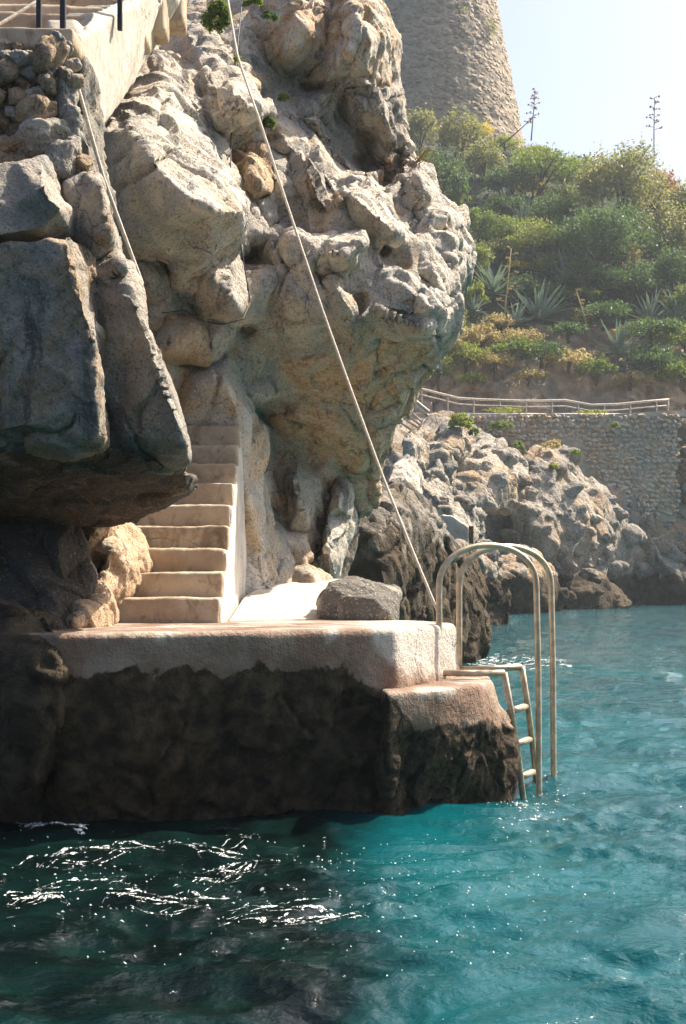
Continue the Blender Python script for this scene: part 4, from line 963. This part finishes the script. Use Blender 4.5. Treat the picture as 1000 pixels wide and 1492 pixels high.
# ================================================================== TOWER
def tower():
    D = 138.0; cx = 612; root = empty('stone_tower', W(cx, 215, D), label='massive old round stone watchtower with sloping walls above the scrub', cat='tower')
    k = NT('tower_masonry'); p = k.pos()
    vd = k.voro(k.mapping(p, (1, 1, 1.5)), 1.5, 'F1'); vc = k.voro(k.mapping(p, (1, 1, 1.5)), 1.5, 'F1', 'Color')
    g = k.n('ShaderNodeSeparateColor', {0: vc}).outputs[0]
    c = k.mix(g, (0.19, 0.145, 0.10), (0.38, 0.30, 0.21))
    n = k.noise(p, 0.22, 7, .62); c = k.mix(k.mr(n, .45, .65, 0, .55), c, (0.22, 0.19, 0.14))
    c = k.mix(k.mr(k.noise(p, .5, 7, .7), .60, .72, 0, .7), c, (0.10, 0.11, 0.06))
    h = k.math('ADD', k.mr(vd, .25, .55, 1, 0), k.math('MULTIPLY', k.noise(p, 2, 6, .6), .8))
    k.principled(c, 0.95, k.bump(h, 0.9, 0.25))
    nA, nZ = 220, 130; c0 = W(cx, 0, D)
    v = []; zt, zb = W(0, -110, D).z, W(0, 260, D).z
    for j in range(nZ):
        z = zb + (zt - zb) * j / (nZ - 1); py = HY - (z - CZ) * F / D
        r = np.interp(py, [-110, 0, 190, 260], [88, 109, 145, 158]) * D / F
        for a_ in range(nA):
            t = 2 * math.pi * a_ / nA; v.append((c0.x + r * math.cos(t), D + r * math.sin(t), z))
    v = np.array(v, np.float32); i = np.arange(nA * nZ).reshape(nZ, nA); i2 = np.roll(i, -1, 1)
    q = np.stack([i[:-1], i2[:-1], i2[1:], i[1:]], -1).reshape(-1, 4)
    N = v - np.array([c0.x, D, 0], np.float32); N[:, 2] = 0; N /= np.linalg.norm(N, axis=1)[:, None]
    f1, f2, cid, _o = worley(v * np.array([1.5, 1.5, 2.1]))
    v = v + N * (0.10 * fbm(v * 0.5, 4) + 0.12 * sstep(0.02, 0.35, f2 - f1) + 0.10 * (JIT[cid, 1] - .5))[:, None]
    o = link(bpy.data.objects.new('wall', mesh_np('wall', v, q, k.m, True))); adopt(o, root)
    # parapet cap closes the top
    bm = bmesh.new(); bmesh.ops.create_cone(bm, cap_ends=True, segments=64, radius1=88 * D / F - 0.1, radius2=88 * D / F - 0.3, depth=0.8)
    for x in bm.verts: x.co += Vector((c0.x, D, zt))
    bm_obj('roof_slab', bm, k.m, root)
    # loophole: solid black plug painted as the darkness inside the hole
    w = W(637, 43, D); r = 117 * D / F
    ang = math.asin((w.x - c0.x) / r); ctr = Vector((w.x, D - r * math.cos(ang), w.z))
    bm = bmesh.new(); bmesh.ops.create_cone(bm, cap_ends=True, segments=14, radius1=0.30, radius2=0.30, depth=0.6)
    bmesh.ops.rotate(bm, verts=bm.verts, cent=(0, 0, 0), matrix=Matrix.Rotation(math.radians(90), 3, 'X'))
    for x in bm.verts: x.co = Vector((x.co.x * 0.8, x.co.y, x.co.z)) + ctr
    bm_obj('loophole', bm, M['black'], root)
tower()

# ================================================================== VEGETATION
M['olive'] = leaf_mat('leaf_olive', (0.10, 0.115, 0.045), (0.27, 0.27, 0.11))
M['green'] = leaf_mat('leaf_green', (0.05, 0.10, 0.022), (0.18, 0.235, 0.05))
M['dark'] = leaf_mat('leaf_dark', (0.020, 0.060, 0.026), (0.09, 0.15, 0.05))
M['lime'] = leaf_mat('leaf_lime', (0.11, 0.16, 0.03), (0.26, 0.29, 0.06))
M['yellow'] = leaf_mat('leaf_yellow', (0.34, 0.25, 0.02), (0.58, 0.46, 0.05))
M['dry'] = leaf_mat('leaf_dry', (0.24, 0.18, 0.08), (0.42, 0.34, 0.18))
M['russet'] = leaf_mat('leaf_russet', (0.16, 0.10, 0.05), (0.34, 0.17, 0.08))
M['agave'] = leaf_mat('leaf_agave', (0.12, 0.18, 0.15), (0.28, 0.36, 0.30), 0.12, 0.8)
M['bark'] = plain('bark', (0.10, 0.075, 0.05), 0.95, 0, 0.5, 0.4, 6)
M['stalk'] = plain('dry_stalk', (0.16, 0.12, 0.085), 0.9)

def leaves(name, mat, ctr, rad, n, size, lobes, seed, aspect=2.2, parent=None, fill=0.25):
    """many small leaf faces gathered into uneven clumps"""
    r = np.random.default_rng(seed)
    rad = np.array(rad, np.float32)
    lc = r.normal(size=(lobes, 3)); lc /= np.linalg.norm(lc, axis=1)[:, None]
    lc *= (r.uniform(0.35, 0.85, lobes) ** 0.7)[:, None]; lc[:, 2] = np.abs(lc[:, 2]) * 1.0 - 0.25
    lr = r.uniform(0.12, 0.30, lobes)
    pick = r.choice(lobes, n, p=lr ** 2 / (lr ** 2).sum())
    d = r.normal(size=(n, 3)); d /= np.linalg.norm(d, axis=1)[:, None]
    rr_ = np.where(r.random(n) < fill, r.random(n) ** 0.5, r.normal(0.9, 0.22, n))
    p = (lc[pick] + d * (lr[pick] * rr_)[:, None])
    p += 0.05 * r.normal(size=p.shape)
    p = p * rad
    nrm = d + 0.9 * r.normal(size=(n, 3)); nrm /= np.linalg.norm(nrm, axis=1)[:, None]
    a = np.cross(nrm, r.normal(size=(n, 3))); a /= np.linalg.norm(a, axis=1)[:, None]; b = np.cross(nrm, a)
    s_ = size * r.uniform(0.55, 1.35, n)[:, None]
    L, Wd = a * s_ * 0.5, b * s_ * 0.5 / aspect
    q = np.stack([p - L, p + Wd * 1.0 - L * 0.1, p + L, p - Wd - L * 0.1], 1) + np.array(ctr)
    f = np.arange(4 * n).reshape(n, 4)
    o = link(bpy.data.objects.new(name, mesh_np(name, q.reshape(-1, 3), f, mat)))
    if parent is not None: adopt(o, parent)
    return o
def plant(kind, px, py, w, h, mat, label, cat='shrub', group=None, D=None, n=None, leaf=0.20, seed=None, lobes=None, trunk=True, extra=None):
    """px, py: middle of the crown in the photo; w, h: its size in photo pixels"""
    D = D if D else float(hill_D(px, py + h * 0.35)) - 0.4 * w * 100 / F
    rx, rz = w / 2 * D / F, h / 2 * D / F; c = W(px, py, D)
    root = empty(kind, (c.x, D + rx * 0.3, c.z - rz), label=label, cat=cat, group=group)
    seed = seed if seed is not None else int(px * 7 + py * 13)
    n = n or int(min(22000, max(500, 45 * rx * rz / (leaf * leaf))))
    leaves('crown' if cat == 'tree' else 'foliage', M[mat], c, (rx * 1.05, rx * 0.9, rz * 1.05), n, leaf, lobes or int(22 + rx * 14), seed, parent=root)
    if extra:
        leaves('blossom' if extra == 'yellow' else 'dry_leaves', M[extra], c + Vector((0, -0.1, rz * 0.5)), (rx * .95, rx * .8, rz * .6), n // 3, leaf, lobes or 9, seed + 1, parent=root)
    if trunk:
        r = random.Random(seed); b = Vector((c.x, D + rx * 0.2, c.z - rz * 1.15))
        nm = 'trunk' if cat == 'tree' else 'stem'
        tube(nm, [b, b.lerp(c, .5) + Vector((r.uniform(-.1, .1) * rx, 0, 0)), c + Vector((0, 0, rz * .3))], 0, M['bark'], root, 7, radii=[.07 * rx + .02, .05 * rx + .015, .02 * rx + .005])
        for _ in range(4):
            e = c + Vector((r.uniform(-.7, .7) * rx, r.uniform(-.5, .5) * rx, r.uniform(-.1, .7) * rz)); m_ = b.lerp(c, r.uniform(.3, .7))
            tube('limb' if cat == 'tree' else 'stem', [m_, m_.lerp(e, .5) + Vector((0, 0, .08 * rz)), e], 0, M['bark'], root, 5, radii=[.03 * rx + .01, .02 * rx + .008, .008 * rx + .004])
    return root
G1 = 'scrub covering the hillside'
TREES = [
 (612, 190, 64, 84, 'olive', 'grey-green olive tree against the foot of the tower, partly behind the cliff'),
 (672, 196, 72, 96, 'olive', 'tall pale olive tree with feathery crown in front of the tower'),
 (640, 262, 96, 110, 'dark', 'dark dense tree below the olives beside the cliff edge'),
 (706, 235, 70, 80, 'olive', 'loose olive tree right under the tower corner'),
 (905, 270, 150, 160, 'olive', 'big domed grey-green tree breaking the skyline under the tall flower stalk'),
 (880, 345, 170, 130, 'dark', 'wide dark evergreen tree filling the hollow under the domed tree'),
 (975, 345, 80, 130, 'olive', 'pale dusty tree with russet twigs on the right shoulder of the hill'),
 (790, 248, 120, 76, 'green', 'rounded bright green tree on the crest beside the tower'),
 (745, 262, 80, 70, 'dark', 'dark green tree between the crest tree and the olives'),
 (1010, 300, 90, 120, 'olive', 'grey-green tree at the end of the skyline'),
 (845, 250, 60, 60, 'green', 'small green tree wedged between crest tree and domed tree'),
 (960, 275, 60, 70, 'russet', 'reddish brown thinning tree beside the domed tree'),
]
for t in TREES: plant('tree', t[0], t[1], t[2], t[3], t[4], t[5], 'tree', 'trees on the hillside', leaf=0.27)
SHRUBS = [
 (777, 272, 46, 30, 'yellow', 'flat-topped yellow flowering shrub under the crest trees'),
 (668, 290, 34, 40, 'lime', 'yellow-green shrub beside the cliff nose'),
 (700, 190, 44, 30, 'yellow', 'golden flowering shrub at the foot of the tower'),
 (752, 388, 44, 18, 'yellow', 'yellow flower heads above the pale agaves'),
 (848, 464, 30, 18, 'yellow', 'ochre flowering cushion beside a leaning dry stalk'),
 (908, 482, 30, 18, 'yellow', 'ochre flowering cushion above the lowest big agave'),
 (962, 438, 24, 14, 'yellow', 'small ochre flower clump among the upper agaves'),
 (700, 330, 60, 60, 'green', None), (735, 340, 70, 60, 'green', None), (772, 350, 90, 70, 'lime', None), (690, 380, 50, 70, 'lime', None),
 (800, 310, 80, 60, 'dark', None), (840, 320, 70, 50, 'green', None), (820, 360, 80, 60, 'dark', None), (860, 400, 90, 60, 'dark', None),
 (920, 410, 90, 70, 'dark', None), (925, 395, 40, 90, 'dry', 'straw-coloured dry bush hanging down the slope'), (980, 400, 70, 80, 'dark', None), (1010, 440, 70, 60, 'green', None),
 (760, 420, 60, 50, 'dark', None), (800, 430, 60, 40, 'dark', None), (690, 430, 40, 50, 'lime', None), (662, 470, 36, 60, 'lime', None),
 (725, 470, 50, 30, 'dry', None), (830, 480, 60, 30, 'dark', None), (880, 455, 80, 40, 'dark', None), (950, 480, 90, 40, 'dark', None),
 (1000, 500, 60, 40, 'green', None), (700, 500, 40, 30, 'dry', None), (760, 500, 40, 24, 'dry', None), (655, 510, 40, 40, 'dry', None),
 (780, 225, 60, 30, 'lime', None), (735, 208, 50, 24, 'lime', None), (820, 285, 60, 40, 'green', None), (735, 300, 60, 40, 'dark', None),
 (640, 320, 60, 60, 'dark', None), (650, 380, 50, 60, 'green', None), (990, 350, 50, 40, 'lime', None), (940, 330, 70, 60, 'green', None),
 (1040, 380, 90, 90, 'dark', None), (1050, 480, 90, 60, 'green', None), (640, 545, 30, 40, 'lime', None),
 (680, 525, 44, 30, 'lime', None), (720, 535, 40, 26, 'dry', None), (790, 520, 50, 26, 'dark', None), (830, 530, 46, 24, 'dry', None), (870, 545, 40, 26, 'green', None), (960, 530, 60, 34, 'dark', None), (1000, 550, 60, 30, 'green', None), (745, 515, 50, 24, 'green', None), (690, 560, 30, 18, 'lime', None), (770, 555, 36, 16, 'dry', None), (920, 560, 40, 18, 'dry', None), (640, 500, 30, 40, 'green', None), (805, 385, 60, 40, 'lime', None), (850, 430, 60, 30, 'green', None), (960, 385, 60, 50, 'olive', None), (715, 365, 50, 40, 'olive', None),
]
gen = {'green': 'mid-green scrub bush on the hillside below the trees', 'dark': 'dark green scrub bush in the hollows of the hillside', 'lime': 'sunlit yellow-green scrub bush on the hillside', 'dry': 'dry straw-brown scrub on the bare rocky band of the hillside'}
LM = [(612,190,'the half-hidden olive tree by the tower'),(672,196,'the tall feathery olive tree'),(640,262,'the dark tree at the cliff edge'),(905,270,'the big domed tree'),(880,345,'the wide dark evergreen'),(975,345,'the pale dusty tree'),(790,248,'the bright crest tree'),(745,262,'the dark crest tree'),
 (777,272,'the flat-topped yellow shrub'),(720,420,'the pale agave by the cliff nose'),(785,458,'the large spreading agave'),(825,402,'the wide agave'),(882,404,'the small agave'),(925,374,'the stubby agave'),(948,462,'the right slope agaves'),(902,508,'the lowest big agave'),(690,450,'the narrow agave'),(762,318,'the blue-green agave'),(737,440,'the pale dry stalk'),(852,462,'the leaning dry stalk'),(640,560,'the handrail end'),(1000,380,'the upper right agave')]
gen2 = {'green': 'mid-green scrub bush beside ', 'dark': 'dark green scrub bush beside ', 'lime': 'sunlit yellow-green scrub bush beside ', 'dry': 'dry straw-brown scrub beside ', 'olive': 'grey-green scrub bush beside '}
taken = set()
for j_, s_ in enumerate(SHRUBS):
    if s_[5] is None:
        for q_ in sorted(LM, key=lambda q: (q[0] - s_[0]) ** 2 + (q[1] - s_[1]) ** 2):
            lb_ = gen2[s_[4]] + q_[2]
            if lb_ not in taken: break
        taken.add(lb_); SHRUBS[j_] = s_[:5] + (lb_,)
SHRUBS = [(a_, b_ - (8 if b_ > 490 else 0), c_ * (1.6 if b_ > 490 else 1.1), d_ * (1.6 if b_ > 490 else 1.1), e_, f_) for a_, b_, c_, d_, e_, f_ in SHRUBS]
for s_ in SHRUBS:
    plant('shrub', s_[0], s_[1], s_[2], s_[3], s_[4], s_[5] or gen[s_[4]], 'shrub', G1, leaf=0.19)
# plants rooted in the terrace wall and the shore rocks
for (x, y, w, h, m, D, lb) in [
 (672, 616, 40, 34, 'lime', 66, 'pale yellow-green bush on top of the tilted shore slab'),
 (690, 630, 16, 18, 'green', 66, 'small bright green bush beside the tilted shore slab'),
 (728, 620, 36, 26, 'green', 79.4, 'green plant growing from the terrace wall'),
 (756, 652, 20, 26, 'green', 74, 'green plant hanging in a cleft below the terrace wall'),
 (805, 648, 28, 22, 'dry', 75.5, 'dry grey-yellow cushion plant on the shore cliff'),
 (808, 680, 20, 16, 'lime', 74, 'lime green cushion plant low on the shore cliff'),
 (840, 660, 20, 14, 'green', 76, 'green cushion plant beside the wall buttress'),
 (896, 620, 16, 14, 'green', 80.6, 'single green tuft in the middle of the terrace wall'),
 (736, 597, 60, 8, 'lime', 81.4, 'bright green weeds along the handrail foot'),
 (860, 600, 50, 6, 'lime', 82.0, 'bright green weeds along the right end of the handrail')]:
    plant('shrub', x, y, w, h, m, lb, 'plant', 'plants on the wall and shore rocks', D=D, leaf=0.14, trunk=False, n=int(w * h * 1.2))
# plants on the near cliff
for (x, y, w, h, m, D, lb, lf) in [
 (315, 24, 44, 70, 'green', 14.6, 'bright green bush growing beside the rope high on the cliff', 0.055),
 (346, 86, 15, 22, 'lime', 13.75, 'small yellow-green tuft touching the rope on the cliff', 0.035),
 (368, 4, 30, 26, 'green', 14.3, 'dark green tuft at the head of the black cable', 0.045),
 (395, 24, 26, 22, 'dark', 14.1, 'dull green tuft on the upper cliff bulge', 0.04),
 (392, 180, 24, 34, 'green', 14.3, 'thin green tuft in the gully beside the rope', 0.035),
 (412, 142, 22, 18, 'green', 14.7, 'green tuft in the recess under the upper bulge', 0.035),
 (735-100, 236, 1, 1, 'dry', 0, None, 0)]:
    if lb: plant('shrub', x, y, w, h, m, lb, 'plant', 'plants on the near cliff', D=D, leaf=lf * 0.6, trunk=False, n=int(w * h * 1.6) + 200, lobes=26)
# dry grass tuft on the cliff nose
gt_ = empty('grass_tuft', W(612, 236, 16.1), label='dry grass tuft leaning out from the cliff edge', cat='grass')
for k_ in range(16):
    r = random.Random(k_); b = W(606 + r.uniform(-4, 6), 236 + r.uniform(-4, 6), 16.1); e = W(616 + r.uniform(-6, 26), 226 + r.uniform(-14, 14), 16.0)
    tube('blade', [b, b.lerp(e, .5) + Vector((0, 0, .05)), e], 0, M['dry'], gt_, 4, False, radii=[.006, .005, .002])

# agaves: rosettes of long tapering blades
def agave_leaf(seed):
    r = random.Random(seed); n = 7; v = []; bend = r.uniform(-.35, .15)
    for i in range(n):
        t = i / (n - 1); w_ = 0.062 * (0.75 + 0.9 * t - 1.65 * t ** 2.2) + 0.003; z = bend * t * t
        v += [(t, -w_, z + .03 * (1 - t)), (t, 0, z - .02), (t, w_, z + .03 * (1 - t))]
    f = []
    for i in range(n - 1):
        for j in (0, 1): f.append((3 * i + j, 3 * i + j + 1, 3 * i + j + 4, 3 * i + j + 3))
    me = bpy.data.meshes.new('leaf'); me.from_pydata(v, [], f); me.update(); me.polygons.foreach_set('use_smooth', np.ones(len(f), bool)); me.materials.append(M['agave'])
    return me
AL = [agave_leaf(k_) for k_ in range(4)]
AG = [(720, 420, 80, 'pale agave rosette beside the cliff nose, below the lime shrubs'), (785, 458, 92, 'large spreading agave with bright sunlit tips'), (752, 468, 60, 'agave half hidden by the large spreading agave'),
      (825, 402, 78, 'wide agave on the dark slope under the evergreen tree'), (882, 404, 46, 'small agave on the dark slope beside the wide agave'), (925, 374, 56, 'stubby agave high under the dark evergreen'),
      (948, 462, 70, 'agave to the left of the pair on the right slope'), (988, 462, 74, 'agave with drooping blades at the right slope edge'), (902, 508, 82, 'lowest big agave overhanging the bare rock band'),
      (932, 532, 60, 'agave hanging down the rock beside the lowest big one'), (992, 384, 44, 'agave near the pale dusty tree'), (690, 450, 46, 'narrow agave close against the cliff edge'), (762, 318, 60, 'blue-green agave under the yellow flat-topped shrub'), (735, 292, 40, 'agave with sun flecks below the dark crest tree')]
for (x, y, w, lb) in AG:
    D = float(hill_D(x, y)) - 1.3; R_ = w * 0.66 * D / F; r = random.Random(x * 3 + y)
    root = empty('agave', W(x, y + w * 0.10, D), label=lb, cat='agave', group='agaves on the slope')
    for j in range(34):
        o = link(bpy.data.objects.new('leaf', AL[j % 4])); o.parent = root
        el = r.uniform(0.05, 1.35) if j > 6 else r.uniform(-.25, .2); L = R_ * r.uniform(.75, 1.1)
        o.scale = (L, L * 0.95, L); o.rotation_euler = (r.uniform(-.2, .2), -el, j * 2.399 + r.uniform(-.2, .2))
# agave flower stalks
def stalk(pts, r0, heads, lb, mat='stalk', head_r=0.16, seed=1, first=0.5):
    root = empty('agave_stalk', pts[0], label=lb, cat='flower stalk', group='tall agave flower stalks')
    n = len(pts); tube('stem', pts, 0, M[mat], root, 7, radii=[r0 * (1 - 0.6 * i / (n - 1)) for i in range(n)])
    r = random.Random(seed); a, b = pts[0], pts[-1]
    for k_ in range(heads):
        t = first + (1 - first) * k_ / max(1, heads - 1); q = a.lerp(b, t)
        L = (b - a).length * 0.15 * (1.25 - t) * r.uniform(.7, 1.2); an = k_ * 2.4
        e = q + Vector((math.cos(an) * L, math.sin(an) * L, L * .35))
        br = tube('branch', [q, q.lerp(e, .6) + Vector((0, 0, -.03 * L)), e], r0 * .35, M[mat], root, 5)
        leaves('seed_head', M['russet' if mat == 'stalk' else 'dry'], e, (head_r * 1.3, head_r * 1.3, head_r * .7), 60, 0.12, 3, seed * 50 + k_, parent=root)
stalk([W(774, 205, 112), W(777, 170, 112), W(780, 132, 112)], .06, 13, 'upright agave flower stalk on the crest beside the tower', seed=1, head_r=.2)
stalk([W(728, 214, 108), W(752, 194, 108), W(776, 172, 108)], .07, 4, 'leaning agave flower stalk crossing the upright one', seed=2, first=.8, head_r=.2)
stalk([W(953, 236, 106), W(953, 190, 106), W(954, 142, 106)], .06, 14, 'lone tall agave flower stalk above the domed tree', seed=3, head_r=.18)
stalk([W(730, 520, 90), W(737, 440, 90), W(745, 362, 90)], .07, 10, 'pale dry agave stalk rising between the pale agaves', 'dry', .14, 4, .45)
stalk([W(863, 508, 89), W(852, 462, 89), W(840, 424, 89)], .07, 6, 'leaning dry agave stalk on the bare rock band', 'dry', .14, 5, .55)
# plants that cling to the tower corner
for k_, (x, y, w, h) in enumerate([(712, 40, 24, 60), (738, 100, 12, 30), (726, 140, 18, 40), (672, 14, 26, 10), (735, 165, 14, 20)]):
    plant('wall_plant', x, y, w, h, 'olive', ['long creeper trailing down the upper edge of the tower', 'small creeper tuft on the tower silhouette', 'creeper patch low on the tower edge', 'flat creeper patch near the tower loophole', 'lowest creeper tuft just above the tower foot'][k_], 'plant', 'creepers on the tower', D=138 - math.sqrt(max(1, (130 ** 2 - (x - 612) ** 2))) * 138 / F - .1, leaf=0.2, trunk=False, n=int(w * h * .22))

# ================================================================== FOAM AND PAINTED GLINTS
fm = NT('foam_and_glints'); pf = fm.pos()
fp = fm.principled((0.80, 0.82, 0.80), 0.6, fm.bump(fm.noise(pf, 40, 4), .4, .01))  # white foam colour, shared by the painted sun glints
fmx = fm.n('ShaderNodeMixShader', {0: fm.mr(fm.noise(fm.mapping(pf, (1, 0.45, 1)), 55, 5, 0.65, 0.6), 0.43, 0.60)})
fm.t.links.new(fm.n('ShaderNodeBsdfTransparent').outputs[0], fmx.inputs[1]); fm.t.links.new(fp.outputs[0], fmx.inputs[2]); fm.t.links.new(fmx.outputs[0], fm.out.inputs[0])
seab = bvh([bpy.data.objects['sea']])
def foam(name, flecks, label, seed):  # thin white flecks, for foam and painted glints alike
    r = random.Random(seed); v = []; f = []
    for (x, y, L, wd, an) in flecks:
        n = 10; off = len(v); ph = r.uniform(0, 6)
        pts = []
        for k_ in range(n):
            t = 2 * math.pi * k_ / n; q = 1 + .35 * math.sin(2 * t + ph) + r.uniform(-.2, .2)
            dx, dy = math.cos(t) * L * q, math.sin(t) * wd * q
            pts.append((x + dx * math.cos(an) - dy * math.sin(an), y + dx * math.sin(an) + dy * math.cos(an)))
        ok = []
        for (px_, py_) in [(x, y)] + pts:
            h = seab.ray_cast(Vector((px_, py_, 2)), Vector((0, 0, -1)))
            ok.append((px_, py_, (h[0].z if h[0] else 0) + 0.006))
        ok[0] = (ok[0][0], ok[0][1], ok[0][2] + 0.008)
        v += ok
        f += [(off, off + 1 + k_, off + 1 + (k_ + 1) % n) for k_ in range(n)]
    me = bpy.data.meshes.new(name); me.from_pydata(v, [], f); me.update(); me.materials.append(fm.m)
    me.polygons.foreach_set('use_smooth', np.ones(len(f), bool))
    return tag(link(bpy.data.objects.new(name, me)), kind='stuff', label=label)
def water_at(px, py): D = CZ * F / (py - HY); return (px - CX) / F * D, D
r = random.Random(3); fl = []
chains = [[(40,1262),(90,1248),(140,1238),(200,1232),(250,1228)], [(30,1300),(80,1296),(130,1288),(190,1280)], [(150,1310),(210,1306),(270,1300),(330,1296),(340,1284)], [(270,1232),(320,1236),(350,1244),(360,1256),(330,1264),(290,1262)],
          [(280,1290),(300,1278),(340,1272),(360,1262)], [(330,1338),(380,1330),(440,1322),(480,1328)], [(100,1312),(60,1304),(10,1306)], [(330,1226),(362,1218),(372,1222)], [(200,1320),(240,1326),(300,1322)], [(400,1334),(450,1326),(520,1330)]]
rib_v, rib_f = [], []
def ribbon(pts, wmax, rs):
    """curling strip of foam and painted highlight whose width swells and breaks"""
    w = 0.0; row = []; ph = rs.uniform(0, 9); n = len(pts)
    for j, (px_, py_) in enumerate(pts):
        x, y = water_at(px_, py_)
        u = j / n; ww = wmax * max(0.0, 0.55 * math.sin(j * 0.37 + ph) + 0.5 * math.sin(j * 0.9 + 2 * ph) + 0.35 + rs.uniform(-.35, .35)) * math.sin(math.pi * min(1, max(0, u * 1.02))) ** .4
        ang = rs.uniform(-.25, .25)
        pr = []
        for sd in (-1, 1):
            qx, qy = x + sd * ww * 0.35 * ang, y + sd * ww * 1.5
            h = seab.ray_cast(Vector((qx, qy, 2)), Vector((0, 0, -1))); pr.append((qx, qy, (h[0].z if h[0] else 0) + 0.007))
        k0 = len(rib_v); rib_v.extend(pr)
        if row and (ww > 0.0008 or w > 0.0008): rib_f.append((row[0], k0, k0 + 1, row[1]))
        row = (k0, k0 + 1); w = ww
def smooth_path(ch, step=3.0):
    out = []
    P_ = [ch[0]] + ch + [ch[-1]]
    for i_ in range(1, len(P_) - 2):
        p0, p1, p2, p3 = [np.array(q, float) for q in P_[i_ - 1:i_ + 3]]
        m = max(2, int(np.linalg.norm(p2 - p1) / step))
        for j in range(m):
            t = j / m; out.append(tuple(0.5 * (2 * p1 + (p2 - p0) * t + (2 * p0 - 5 * p1 + 4 * p2 - p3) * t * t + (3 * p1 - p0 - 3 * p2 + p3) * t ** 3)))
    return out
for ch in chains:  # water highlights modelled as white strips together with foam
    sp_ = smooth_path(ch)
    for rep_ in range(5):
        ox, oy = r.gauss(0, 9), r.gauss(0, 5); fq = r.uniform(.08, .2); ph = r.uniform(0, 6)
        ribbon([(x + ox + 3 * math.sin(j * fq * 1.7 + ph), y + oy + 4 * math.sin(j * fq + ph)) for j, (x, y) in enumerate(sp_)], r.choice([.004, .007, .012, .018]), r)
me = bpy.data.meshes.new('foam_glint_ribbons'); me.from_pydata(rib_v, [], rib_f); me.update(); me.materials.append(fm.m)
tag(link(bpy.data.objects.new('foam_glint_ribbons', me)), kind='stuff', label='curling white lines of foam and painted sun highlights on the dark water below the platform')
for _ in range(330):
    px_ = r.gauss(230, 160); py_ = r.gauss(1275, 45)
    if py_ < 1215 or px_ < -40: continue
    x, y = water_at(px_, py_); fl.append((x, y, r.uniform(.003, .013), r.uniform(.0015, .005), r.uniform(-.4, .4)))
foam('foam_streaks', fl, 'white broken foam streaks swirling on dark water below the platform', 3)
fl = []
for _ in range(220):  # white flecks modelled in place of sun sparkles
    px_ = r.gauss(600, 130); py_ = r.gauss(1290, 60)
    if py_ < 1205: continue
    x, y = water_at(px_, py_); fl.append((x, y, r.uniform(.002, .008), r.uniform(.0015, .004), r.uniform(-.4, .4)))
for _ in range(160):
    x, y = water_at(r.gauss(780, 30), r.gauss(1165, 16)); fl.append((x, y, r.uniform(.003, .012), r.uniform(.002, .007), r.uniform(-.6, .6)))
foam('foam_sparkles', fl, 'scattered white flecks painted as sun sparkles on the turquoise water, with foam by the ladder', 4)
fl = []
for _ in range(190):  # white flecks paint the sun glitter at the rock foot
    px_ = r.triangular(672, 840, 700); py_ = r.gauss(966, 5)
    x, y = water_at(px_, max(952, py_)); fl.append((x, y, r.uniform(.015, .07), r.uniform(.02, .10), r.uniform(-.3, .3)))
foam('glint_band', fl, 'bright broken band of painted sun glitter beside the dark shore rock', 5)
fl = []
for _ in range(200):
    t = r.random(); px_ = 130 * t - 10; py_ = np.interp(px_, [0, 40, 80, 130], [1190, 1198, 1210, 1216]) + r.gauss(0, 3)
    x, y = water_at(px_, py_); fl.append((x, y, r.uniform(.01, .05), r.uniform(.01, .03), r.uniform(-.5, .5)))
foam('foam_wash', fl, 'thin foam wash against the dark rock under the overhang', 6)

# ================================================================== HAZE
def haze():
    bm = box_bm(-220, 320, -6, 330, -1.2, 72, 0)
    k = NT('haze_air'); vol = k.n('ShaderNodeVolumePrincipled', {'Color': (0.86, 0.93, 1.0), 'Density': 0.00045, 'Anisotropy': 0.45})
    k.t.links.new(vol.outputs[0], k.out.inputs['Volume'])
    o = bm_obj('haze', bm, k.m); tag(o, kind='stuff', label='pale blue sea haze in the air')
haze()
